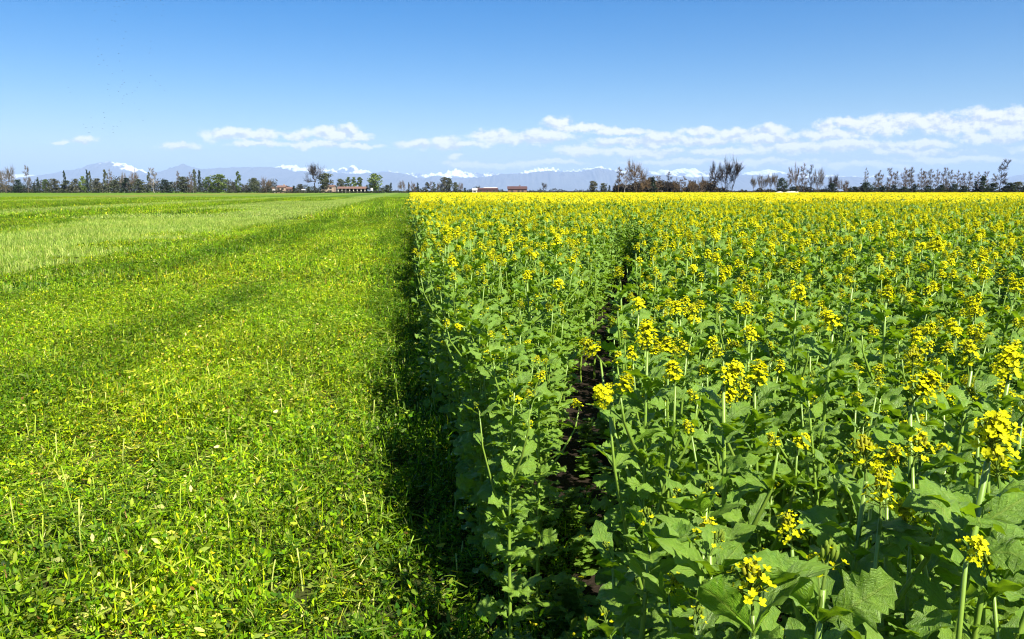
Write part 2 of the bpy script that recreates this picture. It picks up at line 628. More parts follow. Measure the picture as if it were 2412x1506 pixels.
def build_range(ridge, D, depth, seed, snow_of, rough):
    px = np.arange(-650, 3250, 1.6)
    py = np.interp(px, [p[0] for p in ridge], [p[1] for p in ridge])
    h = (450 - py) / FH * D + CH
    h = h * (1 + 0.018 * fbm1(px / 9.0, seed)) + rough * fbm1(px / 6.0, seed + 1, 5, 1.0, .62)
    X = (px - 1206) / FH * D
    rows = np.linspace(0, 1, 30)
    ridge_row = 0.62
    k = 1 - np.abs(rows - ridge_row) / np.where(rows < ridge_row, ridge_row, 1 - ridge_row)
    G, XX = np.meshgrid(rows, X, indexing='ij')
    HH = np.broadcast_to(h, G.shape)
    K = np.broadcast_to(k[:, None], G.shape)
    YY = D + (G - ridge_row) * depth
    er = fbm2(XX / 2200.0, YY / 2200.0, seed + 5, 6, 1.0, 0.58, True)
    body = np.power(K, 1.25)
    Z = HH * body + HH * (er - 0.4) * 0.42 * body * (1 - K) ** .7 * 1.6
    # keep what lies in front of the crest below the line of sight to it
    lim = CH + (HH - CH) * (YY / D) * np.where(K > 0.999, 1.0, 0.985)
    Z = np.where(G < ridge_row, np.minimum(Z, lim), Z)
    Z = np.where(K <= 0, -0.5, Z)
    mb = MB()
    nx = len(px)
    V = np.stack([XX, YY, Z], -1).reshape(-1, 3)
    f = [(j * nx + i, j * nx + i + 1, (j + 1) * nx + i + 1, (j + 1) * nx + i) for j in range(len(rows) - 1) for i in range(nx - 1)]
    PX = np.broadcast_to(px, G.shape)
    sn = snow_of(PX, Z / np.maximum(HH, 1), er)
    c = np.stack([sn, er * 0.25 + 0.5, sn], -1).reshape(-1, 3)
    mb.add(V, f, c)
    m, t = new_mat('mountain')
    col = attr(t, 'col')
    geo = t.n('ShaderNodeNewGeometry')
    ns = t.noise(t.vmath('MULTIPLY', geo.outputs['Position'], (1.0, .3, 1.6)), 0.0016, 6.0, 0.68)
    sx = t.sep(col)
    fine = t.noise(t.vmath('MULTIPLY', geo.outputs['Position'], (1.0, .2, 2.2)), 0.0042, 5.0, 0.7)
    ns = t.math('MULTIPLY_ADD', fine, .45, t.math('MULTIPLY', ns, .55))
    snow = t.smooth(t.math('MULTIPLY_ADD', t.math('SUBTRACT', ns, 0.5), 3.2, sx[0]), 0.30, 0.70)
    rock = t.mix(ns, (0.045, 0.06, 0.05), (0.13, 0.12, 0.11))
    c = t.mix(snow, rock, (0.70, 0.72, 0.76))
    b = principled(t, c, 0.8, 0.1)
    finish(t, b.outputs[0])
    o = obj('mountains', mb.mesh('mountains', m, True))
    tag(o, kind='structure')


build_range(RIDGE_FRONT, 40000.0, 11000.0, 3,
            lambda p, z, e: np.where((p > 246) & (p < 332), (z - 0.88) * 5 + (p - 258) / 75 + (e - .4) * .5, -1.8), 14.0)
build_range(RIDGE_BACK, 54000.0, 12000.0, 9, lambda p, z, e: (z - 0.76) * 2.4 + (e - .3) * 0.9 + .05, 80.0)


def build_haze():
    mb = MB()
    box(mb, -58500, 58500, -1600, 66500, -2.0, 1960.0)
    m, t = new_mat('haze')
    v = t.n('ShaderNodeVolumePrincipled')
    v.inputs['Color'].default_value = (0.48, 0.675, 1.0, 1)
    v.inputs['Density'].default_value = 2.9e-5
    v.inputs['Anisotropy'].default_value = 0.0
    o = t.n('ShaderNodeOutputMaterial')
    t.link(v.outputs[0], o.inputs['Volume'])
    ob = obj('haze', mb.mesh('haze', m, False))
    tag(ob, kind='stuff')


build_haze()


# ------------------------------------------------------------------ scattering (stuff only)
def scatter(name, pts, rots, scls, idx, protos, label=None):
    me = bpy.data.meshes.new(name)
    me.from_pydata(np.asarray(pts, float).tolist(), [], [])
    for nm, arr in (('rot', rots), ('scl', scls)):
        a = me.attributes.new(nm, 'FLOAT_VECTOR', 'POINT')
        a.data.foreach_set('vector', np.asarray(arr, np.float32).ravel())
    a = me.attributes.new('idx', 'INT', 'POINT')
    a.data.foreach_set('value', np.asarray(idx, np.int32))
    o = obj(name, me)
    tag(o, label=label, kind='stuff')
    pc = bpy.data.collections.new(name + '_pieces')
    for i, (pn, pm) in enumerate(protos):
        po = bpy.data.objects.new('piece_%03d' % i, pm)
        pc.objects.link(po)
    ng = bpy.data.node_groups.new(name + '_spread', 'GeometryNodeTree')
    ng.interface.new_socket('Geometry', in_out='INPUT', socket_type='NodeSocketGeometry')
    ng.interface.new_socket('Geometry', in_out='OUTPUT', socket_type='NodeSocketGeometry')
    gi = ng.nodes.new('NodeGroupInput'); go = ng.nodes.new('NodeGroupOutput')
    ci = ng.nodes.new('GeometryNodeCollectionInfo')
    ci.inputs['Collection'].default_value = pc
    ci.inputs['Separate Children'].default_value = True
    ci.inputs['Reset Children'].default_value = True
    ip = ng.nodes.new('GeometryNodeInstanceOnPoints')
    ip.inputs['Pick Instance'].default_value = True

    def named(nm, ty):
        a = ng.nodes.new('GeometryNodeInputNamedAttribute')
        a.data_type = ty
        a.inputs['Name'].default_value = nm
        return a.outputs['Attribute']
    L = ng.links.new
    L(gi.outputs[0], ip.inputs['Points'])
    L(ci.outputs[0], ip.inputs['Instance'])
    L(named('idx', 'INT'), ip.inputs['Instance Index'])
    er = ng.nodes.new('FunctionNodeEulerToRotation')
    L(named('rot', 'FLOAT_VECTOR'), er.inputs[0])
    L(er.outputs[0], ip.inputs['Rotation'])
    L(named('scl', 'FLOAT_VECTOR'), ip.inputs['Scale'])
    L(ip.outputs[0], go.inputs[0])
    md = o.modifiers.new('spread', 'NODES')
    md.node_group = ng
    return o


# ------------------------------------------------------------------ mustard plants: leaf, flower head and stem meshes
def leaf_mb(kind, r, n=None):
    """one toothed, lobed mustard leaf growing along +X from the origin, petiole included; about unit length"""
    n = n or {'large': 25, 'middle': 21, 'small': 12}[kind]
    ts = np.linspace(0, 1, n)
    if kind == 'large':        # lyrate: small lobes low down, a broad end lobe
        prof = np.interp(ts, [0, .12, .18, .22, .28, .34, .39, .45, .55, .62, .70, .80, .87, .95, 1], [.018, .02, .12, .14, .05, .20, .13, .29, .36, .30, .33, .23, .22, .11, .01])
    elif kind == 'middle':
        prof = np.interp(ts, [0, .12, .19, .25, .33, .42, .50, .60, .70, .80, .90, 1], [.018, .02, .13, .06, .24, .19, .31, .25, .28, .19, .16, .01])
    else:
        prof = np.interp(ts, [0, .1, .3, .55, .8, 1], [.03, .06, .17, .19, .12, .01])
    tooth = np.where(np.arange(n) % 2 == 0, 1.10, 0.86) + r.normal(0, .05, n)
    tooth2 = np.where(np.arange(n) % 2 == 0, 1.09, 0.87) + r.normal(0, .05, n)
    lobe = 1 + .15 * np.sin(ts * 21 + r.uniform(0, 6))
    a0 = r.uniform(.35, .7); a1 = r.uniform(-.75, -.1)
    if kind == 'small':
        a0, a1 = r.uniform(.2, .6), r.uniform(-.4, .3)
    x = z = 0.0
    cup = r.uniform(.1, .75); ph = r.uniform(0, 6); tw = r.uniform(-.35, .35); bend = r.uniform(-.25, .25)
    V, Lu = [], []
    step = 1.0 / (n - 1)
    yb = 0.0
    for i, t in enumerate(ts):
        a = a0 + (a1 - a0) * t ** 1.2
        if i:
            x += math.cos(a) * step; z += math.sin(a) * step
            yb += bend * t * step
        for k, q in enumerate((-1, -.52, 0, .52, 1)):
            w = prof[i] * (tooth[i] if q < 0 else tooth2[i]) * lobe[i] if abs(q) == 1 else prof[i]
            if abs(q) == .52:
                w = prof[i] * (0.5 + .5 * lobe[i])
            yy = q * w
            up = abs(yy) * cup - yy * yy * .9 + .085 * math.sin(t * 15 + ph + q * 2.2) * abs(q) * (prof[i] * 3)
            dz = up + yy * math.sin(tw * t)
            dz += r.normal(0, .014) * (prof[i] * 3.2 + .1)
            xs = x + abs(q) * prof[i] * .22 * (1 if abs(q) == 1 else .4)
            V.append((xs - math.sin(a) * dz * .6, yb + yy, z + math.cos(a) * dz))
            Lu.append((q, t, 0))
    f = []
    for i in range(n - 1):
        for k in range(4):
            f.append((i * 5 + k, i * 5 + k + 1, (i + 1) * 5 + k + 1, (i + 1) * 5 + k))
    mb = MB()
    mb.add(V, f, (1, 1, 1), Lu)
    # petiole and rib
    k = max(2, int(n * .35))
    tube(mb, [np.array(V[i * 5 + 2]) + np.array((0, 0, -.006)) for i in range(0, k)], [.016 - .008 * i / k for i in range(k)], 4, (1.5, 1.4, 1.3))
    return mb


def flower_head_mb(r, bloom=1.0, size=1.0):
    """raceme: a dome of four-petalled flowers below a knot of green buds; origin where it joins the stem"""
    mb = MB()
    h = .055 * size
    tube(mb, [(0, 0, -.02), (0, 0, h * .8)], [.0022, .0016], 4, (.14, .22, .03), 0)
    nb = 12
    for i in range(nb):            # buds
        a = i * 2.4; rr = .010 * math.sqrt(i / nb) * size
        p = np.array((math.cos(a) * rr, math.sin(a) * rr, h * (1.0 - .25 * (i / nb))))
        d = np.array((math.cos(a) * rr * 20, math.sin(a) * rr * 20, 1.0)); d /= np.linalg.norm(d)
        tube(mb, [p - d * .004, p, p + d * .005, p + d * .007], [.0006, .0022, .002, .0004], 4, (.42, .42, .03) if bloom > .2 else (.2, .28, .03), 0)
    nf = int(58 * bloom)
    for i in range(nf):
        t = (i + .5) / max(nf, 1)
        a = i * 2.39996 + r.uniform(-.2, .2)
        el = 1.35 - 1.15 * t + r.uniform(-.15, .15)
        R0 = (.022 + .007 * r.uniform(-1, 1)) * size
        d = np.array((math.cos(a) * math.cos(el), math.sin(a) * math.cos(el), math.sin(el)))
        o = np.array((0, 0, h * (.72 - .45 * t)))
        c = o + d * R0
        tube(mb, [o, c], [.0007, .0009], 3, (.2, .28, .03), 0, False)
        nrm = d * .75 + np.array((0, 0, .6)); nrm /= np.linalg.norm(nrm)
        u = np.cross(nrm, (0.3, .5, .8)); u /= np.linalg.norm(u); w = np.cross(nrm, u)
        g0 = r.uniform(0, 1.5)
        c4 = []; d4 = []; s4 = []
        for k in range(4):
            g = g0 + k * math.pi / 2 + r.uniform(-.2, .2)
            pd = u * math.cos(g) + w * math.sin(g)
            dd = pd * .9 + nrm * r.uniform(.15, .6); dd /= np.linalg.norm(dd)
            c4.append(c); d4.append(dd); s4.append(np.cross(nrm, dd))
        tint = r.uniform(.78, 1.06)
        strips(mb, np.array(c4), np.array(d4), np.array(s4), np.tile(nrm, (4, 1)), (.0058 * size), (.0052 * size), -.9, (.25, 1.0, .75),
               np.array((.70 * tint, .69 * tint, .006)))
    return mb


class Plant:
    pass


rl = np.random.default_rng(21)
LEAVES = {k: [leaf_mb(k, rl) for _ in range(n)] for k, n in (('large', 6), ('middle', 6), ('small', 4))}
LEAF_ME = {k: [mb.mesh('leaf_' + k, M_LEAF) for mb in v] for k, v in LEAVES.items()}
HEADS = {'bloom': [flower_head_mb(rl, 1.0, s) for s in (1.0, 1.1, .95, 1.2)], 'half': [flower_head_mb(rl, .5, s) for s in (.8, .9, .85)], 'bud': [flower_head_mb(rl, .12, s) for s in (.75, .8, .7)]}
HEAD_ME = {k: [mb.mesh('flower_head', M_PETAL) for mb in v] for k, v in HEADS.items()}


def make_plant(seed, state, H=1.15, thick=1.0, side=None):
    r = np.random.default_rng(seed)
    P = Plant()
    P.H, P.state, P.items = H, state, []       # items: (part, kind, variant, matrix)
    st = MB()
    bx, by = r.uniform(-.035, .035, 2)
    lean = r.uniform(-.03, .03, 2)

    def axis(t):
        return np.array((lean[0] * t + bx * math.sin(t * 3), lean[1] * t + by * math.sin(t * 3.3), H * t))
    zt = np.linspace(0, 1, 9)
    tube(st, [axis(t) for t in zt], [(.0085 - .0058 * t) * thick for t in zt], 6)
    top = axis(1.0)
    hk = {'bloom': 'bloom', 'half': 'half', 'bud': 'bud'}[state]

    def add_head(p, kinds, sc=1.0, tilt=.25):
        k = kinds[r.integers(len(kinds))]
        m = Matrix.Translation(p) @ Euler((r.normal(0, tilt), r.normal(0, tilt), r.uniform(0, 6.28))).to_matrix().to_4x4() @ Matrix.Scale(sc, 4)
        P.items.append(('flower_head', k, int(r.integers(len(HEADS[k]))), m))

    def add_leaf(p, phi, kind, sc, tilt=0.0):
        m = Matrix.Translation(p) @ Matrix.Rotation(phi, 4, 'Z') @ Matrix.Rotation(-tilt, 4, 'Y') @ Matrix.Rotation(r.normal(0, .42), 4, 'X') @ Matrix.Scale(sc, 4)
        P.items.append(('leaf', kind, int(r.integers(len(LEAVES[kind]))), m))
    add_head(top, [hk], .92)
    phi = r.uniform(0, 6.28)
    nl = 60
    for i in range(nl):
        t = .10 + .86 * (i / (nl - 1)) ** .72 + r.uniform(-.015, .015)
        phi += 2.4 + r.uniform(-.3, .3)
        p = axis(t)
        if t < .55:
            add_leaf(p, phi, 'large', (.135 - .05 * t) * r.uniform(.55, 1.2), r.uniform(-.05, .35))
        elif t < .86:
            add_leaf(p, phi, 'large' if r.random() < .35 else 'middle', (.098 - .06 * (t - .4)) * r.uniform(.55, 1.3), r.uniform(-.1, .3))
        else:
            add_leaf(p, phi, 'middle' if r.random() < .5 else 'small', .072 * r.uniform(.7, 1.2), r.uniform(0, .5))
    nb = side or {'bloom': 4, 'half': 4, 'bud': 3}[state]
    for i in range(nb):
        t = .52 + .36 * i / nb + r.uniform(0, .06)
        p = axis(t)
        a = r.uniform(0, 6.28) if i == 0 else a + 2.2 + r.uniform(-.4, .4)
        up = H * (1.0 - t) * (r.uniform(.62, 1.0) if side is None else r.uniform(.3, .75))
        out = r.uniform(.06, .15)
        d = np.array((math.cos(a), math.sin(a), 0))
        pts = [p, p + d * out * .55 + np.array((0, 0, up * .35)), p + d * out * .9 + np.array((0, 0, up * .7)), p + d * out + np.array((0, 0, up))]
        tube(st, pts, [.0048 * thick, .004 * thick, .003, .0022], 5)
        add_head(pts[-1], ['half', 'bud'] if side else [hk, hk, 'half'] if state != 'bud' else ['bud', 'bud', 'half'], r.uniform(.5, .7) if side else r.uniform(.65, 1.0), .4)
        add_leaf(p, a + .3, 'middle', r.uniform(.07, .12), .2)
        add_leaf(pts[1], a + 4.0, 'middle', r.uniform(.06, .09), .3)
        add_leaf(pts[2], a + 3.1, 'small', r.uniform(.05, .08), .2)
        add_leaf(pts[1], a + 1.8, 'small', r.uniform(.06, .11), .3)
        add_leaf(pts[2], a - 1.5, 'small', r.uniform(.05, .09), .4)
        if state == 'bud':
            add_leaf(pts[-1] - np.array((0, 0, .015)), a, 'small', r.uniform(.07, .1), .5)
            add_leaf(pts[-1] - np.array((0, 0, .02)), a + 2.5, 'small', r.uniform(.07, .1), .5)
    if state != 'bud':
        for q in range(4):
            add_leaf(axis(.9 + .02 * q), q * 1.7, 'middle', r.uniform(.06, .10), .3)
    if state == 'bud':
        for q in range(5):
            add_leaf(axis(.97), q * 1.3, 'small' if q % 2 else 'middle', r.uniform(.065, .095), .55)
    P.stem = st
    P.stem_me = st.mesh('stem', M_STEM)
    return P


PLANTS = {'bloom': [make_plant(100 + i, 'bloom') for i in range(5)], 'half': [make_plant(200 + i, 'half') for i in range(4)], 'bud': [make_plant(300 + i, 'bud') for i in range(5)]}
HERO = {'bloom': [make_plant(400 + i, 'bloom', thick=1.2, side=2) for i in range(3)], 'bud': [make_plant(450 + i, 'bud', thick=1.15) for i in range(2)]}


def link_plant(P, loc, rz, sz, sxy, label, group, lean=(0, 0)):
    root = empty('mustard_plant', loc)
    root.rotation_euler = (lean[0], lean[1], rz)
    root.scale = (sxy, sxy, sz)
    tag(root, label, 'plant', group)
    obj('stem', P.stem_me, root)
    for part, k, i, m in P.items:
        o = obj(part, (LEAF_ME if part == 'leaf' else HEAD_ME)[k][i], root)
        o.matrix_local = m
        if part == 'flower_head':
            o['kind'] = 'stuff'
    return root


def whole_plant(P, name):
    mb = MB()
    mb.merge(P.stem, Matrix(), 0)
    for part, k, i, m in P.items:
        mb.merge((LEAVES if part == 'leaf' else HEADS)[k][i], m, 1 if part == 'leaf' else 2)
    return mb.mesh(name, [M_STEM, M_LEAF, M_PETAL])


# where the crop stands
def edge_x(y):
    return EDGEK * y + EDGE0


def rut_x(y):
    return 0.165 * y - 0.26


def lump(x, y):
    return math.sin(x * 1.7 + 3.1 * math.sin(y * .9)) * .5 + math.sin(y * 2.3 + x * .8) * .3 + math.sin(x * 5.1 + y * 4.3) * .2


def in_crop(x, y):
    if x < edge_x(y) + .10 * lump(3.7, y * 1.7) + .06 * lump(1.1, y * .35) + .03:
        return False
    if y < 1.7 and x < 0.34 + 0.05 * lump(x, y * 3):
        return False
    if 1.7 <= y < 2.2 and x < rut_x(y) + .30:
        return False
    wide = 1.0 if y < 10 else max(.0, 1.0 - (y - 10) / 6)
    c = rut_x(y) + .03 * math.sin(y * 1.3)
    grow = min(1, max(0, (y - 3) / 2))
    if y > 1.2 and c - (.11 + .14 * grow) * wide < x < c + (.22 + .12 * grow) * wide:
        return False
    if y <= 1.2 and x < .16:
        return False
    return True


cells = []
sp = .222
rp = random.Random(5)
y = -2.2
j = 0
while y < 27:
    x0, x1 = edge_x(y) - .3, max(2.4, .80 * y + 2.2)
    x = x0
    while x < x1:
        px_, py_ = x + rp.uniform(-.1, .1) + (sp / 2 if j % 2 else 0), y + rp.uniform(-.1, .1)
        if in_crop(px_, py_) and math.hypot(px_, py_) > .62 and not (py_ < 0.55 and abs(px_) < .75):
            cells.append((px_, py_))
        x += sp
    y += sp
    j += 1


def in_view(x, y, m=.10):
    return y > .3 and (x / y) * FH / 1.0 < 1206 + m * 1857 / max(y, .5) and x / y * FH > -1206


# named plants: head at a place of the photograph, depth, state, label
NAMED = [
    (2265, 1000, .86, 'bloom', 'tall mustard plant with thick pale stem and yellow head in the near right corner'),
    (2060, 1062, .97, 'half', 'mustard plant with small loose yellow head left of the thick-stemmed corner plant'),
    (2160, 905, 1.15, 'bloom', 'mustard plant with a compact round yellow head above the thick-stemmed corner plant'),
    (2335, 835, 1.28, 'bloom', 'mustard plant with large domed yellow head close to the right picture edge'),
    (2250, 815, 1.45, 'half', 'mustard plant with yellow head just left of the large domed one'),
    (1690, 868, 1.5, 'bloom', 'mustard plant with tall double yellow head standing in the right crop'),
    (1950, 745, 1.95, 'bloom', 'mustard plant with broad double yellow clump midway across the right crop'),
    (2395, 912, 1.15, 'half', 'mustard plant with yellow head cut by the right picture edge'),
    (1860, 680, 2.6, 'bloom', 'mustard plant with upright yellow head beyond the broad double clump'),
    (1695, 605, 3.5, 'bloom', 'mustard plant with yellow head poking above the canopy farther back'),
    (1480, 642, 3.2, 'bloom', 'mustard plant with yellow flower column on the right lip of the dark rut'),
    (1490, 705, 2.85, 'bloom', 'mustard plant with drooping yellow clusters just nearer than the yellow flower column'),
    (1268, 880, 2.75, 'half', 'mustard plant with small yellow tuft on the near strip tip'),
    (1490, 1205, 1.22, 'bud', 'mustard plant with pale leaf rosette round its buds beside bare soil'),
    (1650, 1262, 1.08, 'bud', 'mustard plant with yellow-green bud knot among pale leaves in the near crop'),
    (2350, 1090, .9, 'half', 'mustard plant with small budding head low at the right picture edge'),
    (2095, 690, 2.7, 'bloom', 'mustard plant with yellow head right of the upright one, well inside the right crop'),
    (1185, 562, 5.9, 'bloom', 'mustard plant with bright yellow heads in the middle of the strip'),
    (1405, 548, 6.8, 'bloom', 'mustard plant with yellow heads at the far end of the dark rut'),
    (1612, 596, 4.5, 'bloom', 'mustard plant with yellow heads left of the one poking above the canopy'),
    (2012, 655, 3.2, 'bloom', 'mustard plant with flat-topped yellow head between two upright ones'),
    (1750, 662, 3.1, 'half', 'mustard plant with thin yellow head left of the upright yellow head'),
    (2400, 586, 4.9, 'bloom', 'mustard plant with yellow heads far along the right picture edge'),
    (2112, 572, 5.5, 'bloom', 'mustard plant with a twin yellow head far in the right crop'),
    (1882, 566, 5.7, 'half', 'mustard plant with pale yellow head deep in the green patch'),
    (1955, 1270, .80, 'bud', 'mustard plant with thick yellow-green stem under a broad dark shaded leaf'),
]
placed = []
n_named = 0
for i, (px, py, dep, state, label) in enumerate(NAMED):
    p = at_depth(px, py, dep)
    pool = HERO.get(state) or PLANTS[state]
    P = pool[i % len(pool)]
    h = p.z - .04
    link_plant(P, (p.x, p.y, 0), i * 1.9, h / P.H, 1.05, label, None)
    placed.append((p.x, p.y))
    n_named += 1

yy_ = 2.75
while yy_ < 15:
    xx_ = edge_x(yy_) + .10 * lump(3.7, yy_ * 1.7) + .06 * lump(1.1, yy_ * .35) + rp.uniform(.06, .22)
    if in_crop(xx_ + .03, yy_):
        cells.append((xx_, yy_))
    yy_ += .15 + .012 * yy_
for k in range(26):
    yy_ = 5.0 + k * .9 + rp.uniform(-.4, .4)
    cells.append((edge_x(yy_) - rp.uniform(-.05, .10), yy_))
cells = [c for c in cells if all((c[0] - q[0]) ** 2 + (c[1] - q[1]) ** 2 > .15 ** 2 for q in placed)]
view_cells = sorted([c for c in cells if in_view(*c)], key=lambda c: math.hypot(c[0], c[1] * 1.0))
near = view_cells[:300 - n_named]
near_set = set(near)
rest = [c for c in cells if c not in near_set]
STATE_WORD = {'bloom': 'flowering', 'half': 'sparsely flowering', 'bud': 'leafy budding'}
LANDMARK = {0: 'thick-stemmed corner plant', 2: 'compact round yellow head', 3: 'large domed yellow head', 5: 'tall double yellow head', 6: 'broad double yellow clump', 8: 'upright yellow head',
            9: 'yellow head poking above the canopy', 10: 'yellow flower column by the rut', 11: 'drooping yellow clusters', 12: 'yellow tuft on the strip tip', 13: 'pale leaf rosette',
            14: 'yellow-green bud knot', 17: 'bright yellow heads in the strip', 18: 'yellow heads at the rut end', 21: 'thin yellow head', 20: 'flat-topped yellow head', 22: 'far right-edge yellow heads',
            23: 'far twin yellow head', 24: 'pale yellow head deep in green', 25: 'broad dark shaded leaf'}
used_keys = set()


def rel_label(x, y, what, marks, used):
    """says where a thing stands from the nearest of the things that stick out, as seen from the camera"""
    for (lx, ly, name) in sorted(marks, key=lambda q: math.hypot(q[0] - x, q[1] - y)):
        dx, dy = x - lx, y - ly
        a = math.degrees(math.atan2(dx, dy)) % 360
        way = ('behind', 'behind and right of', 'right of', 'before and right of', 'before', 'before and left of', 'left of', 'behind and left of')[int((a + 22.5) // 45) % 8]
        d = math.hypot(dx, dy)
        far = 'just' if d < .35 else '' if d < .75 else 'farther' if d < 1.4 else 'well' if d < 2.4 else 'far'
        key = (what, way, far, name)
        if key not in used:
            used.add(key)
            return ' '.join(('%s %s %s the %s' % (what, far, way, name)).split())
    return None


MARKS = [(placed[k][0], placed[k][1], v) for k, v in LANDMARK.items()]


def state_for(x, y, r):
    d = math.hypot(x, y)
    strip = x < rut_x(y)
    q = .16 if d < 1.6 else (.30 if d < 3 else (.42 if d < 6 else (.54 if d < 14 else .64)))
    if strip:
        q *= .4 if d < 5 else .9
    q += .18 * lump(x * .8 + 5, y * .8)
    if 0 < x - rut_x(y) < .7 and 2.3 < y < 5:
        q += .4
    u = r.random()
    return 'bloom' if u < q * .72 else ('half' if u < q * 1.25 else 'bud')


def height_for(x, y, state, r):
    h = 1.14 + .07 * lump(x * .6, y * .6) + r.gauss(0, .06)
    h += {'bloom': .09, 'half': .04, 'bud': -.02}[state]
    if x < rut_x(y) and y < 6:
        h -= .10 * (6 - y) / 4
    return h


for (x, y) in near:
    st = state_for(x, y, rp)
    P = rp.choice(PLANTS[st])
    strip = x < rut_x(y)
    de = x - edge_x(y)
    if strip and de < .28:
        where, g = 'on the cut edge facing the mown field', 'mustard plants on the cut edge'
    elif strip:
        where, g = 'inside the strip between mown edge and rut', 'mustard plants in the strip left of the rut'
    elif x - rut_x(y) < .5:
        where, g = 'beside the right lip of the dark rut', 'mustard plants beside the rut'
    elif math.hypot(x, y) < 2.2:
        where, g = 'in the near front rows of the right crop', 'mustard plants in the front rows'
    else:
        where, g = 'farther back in the right crop', 'mustard plants farther back right'
    label = rel_label(x, y, STATE_WORD[st] + ' mustard plant', MARKS, used_keys) or '%s mustard plant %s' % (STATE_WORD[st], where)
    hh = height_for(x, y, st, rp)
    link_plant(P, (x, y, 0), rp.uniform(0, 6.28), hh / P.H, rp.uniform(.88, 1.12), label, g + ', ' + STATE_WORD[st], (rp.gauss(0, .05), rp.gauss(0, .05)))

# the rest of the crop: whole plants to 27 m, square patches of simpler plants beyond
protos = []
order = []
for st in ('bloom', 'half', 'bud'):
    for P in PLANTS[st]:
        order.append(st)
        protos.append(('plant', whole_plant(P, 'crop_plant')))


def crop_patch(seed, size=3.0, dens=15, yellow=1.0):
    r = np.random.default_rng(seed)
    mb = MB()
    n = int(size * size * dens)
    bx = r.uniform(-size / 2, size / 2, n); by = r.uniform(-size / 2, size / 2, n)
    H = 1.14 + r.normal(0, .07, n)
    k = 19
    c = np.stack([np.repeat(bx, k) + r.normal(0, .05, n * k), np.repeat(by, k) + r.normal(0, .05, n * k), np.repeat(H, k) * r.uniform(.3, .97, n * k)], 1)
    d, s, nn = frame_dirs(n * k, -20, 50, r)
    c += d * .03
    g = r.uniform(.7, 1.35, (n * k, 1))
    strips(mb, c, d, s, nn, r.uniform(.07, .14, n * k), r.uniform(.04, .08, n * k), -.5, (.3, 1, .25), np.array((.076, .175, .012)) * g)
    kh = 5
    m = n * kh
    hc = np.stack([np.repeat(bx, kh) + r.normal(0, .09, m), np.repeat(by, kh) + r.normal(0, .09, m), np.repeat(H, kh) * r.uniform(.9, 1.1, m)], 1)
    keep = r.random(m) < .41 * yellow
    hc = hc[keep]; m = len(hc)
    kp = 8
    M = m * kp
    d, s, nn = frame_dirs(M, -30, 80, r)
    c = np.repeat(hc, kp, 0) + d * .012
    g = r.uniform(.82, 1.08, (M, 1))
    strips(mb, c, d, s, nn, .026, .024, -.4, (.5, 1, .7), np.array((.70, .69, .008)) * g)
    # stalks of the heads
    d2 = np.tile(np.array((0, 0, -1.0)), (m, 1)); s2 = np.tile(np.array((1.0, 0, 0)), (m, 1)); n2 = np.tile(np.array((0, 1.0, 0)), (m, 1))
    strips(mb, hc, d2, s2, n2, .3, .006, .1, (1, 1, 1), np.array((.12, .20, .03)))
    return mb.mesh('crop_patch', M_CROP)


n_plant = len(protos)
for q in range(4):
    protos.append(('patch', crop_patch(500 + q, yellow=(1.0, .8, 1.15, .65)[q])))
pts, rots, scls, idx = [], [], [], []
for (x, y) in rest:
    st = state_for(x, y, rp)
    ch = [i for i, s in enumerate(order) if s == st]
    i = rp.choice(ch)
    hh = height_for(x, y, st, rp)
    pts.append((x, y, 0)); rots.append((rp.gauss(0, .05), rp.gauss(0, .05), rp.uniform(0, 6.28)))
    w = rp.uniform(.88, 1.12)
    scls.append((w, w, hh / 1.15)); idx.append(i)
for k in range(34):          # low growth choking the rut
    yy_ = rp.uniform(1.6, 10.0)
    h = rp.uniform(.12, .27)
    pts.append((rut_x(yy_) + rp.uniform(-.10, .24), yy_, 0)); rots.append((rp.gauss(0, .1), rp.gauss(0, .1), rp.uniform(0, 6.28)))
    scls.append((.75, .75, h)); idx.append(rp.choice([i for i, q in enumerate(order) if q == 'bud']))
CROP_END = 165.0
y = 28.3
while y < CROP_END:
    x = edge_x(y) + 1.45
    while x < .82 * y + 10:
        pts.append((x + rp.uniform(-.12, .12), y + rp.uniform(-.2, .2), 0))
        rots.append((0, 0, rp.choice((0, 1, 2, 3)) * math.pi / 2 + rp.uniform(-.06, .06)))
        z = 1.0 + .05 * lump(x * .21, y * .19) + rp.uniform(-.03, .03)
        scls.append((1.02, 1.02, z))
        u = rp.random() + .25 * lump(x * .13, y * .09)
        idx.append(n_plant + (3 if u < .12 else 1 if u < .4 else 0 if u < .75 else 2))
        x += 2.9
    y += 2.9
scatter('mustard_crop', pts, rots, scls, idx, protos, 'dense yellow-flowering mustard crop stretching to the tree line')


# ------------------------------------------------------------------ the mown field: clippings and stubble
def clip_colours(n, r):
    base = np.array([(.112, .235, .004), (.190, .315, .005), (.044, .120, .007), (.33, .42, .008), (.45, .48, .06), (.55, .48, .02), (.16, .09, .03), (.55, .53, .22)])
    pk = r.choice(len(base), n, p=[.36, .30, .22, .065, .018, .008, .012, .017])
    return base[pk] * r.uniform(.35, 1.65, (n, 1))


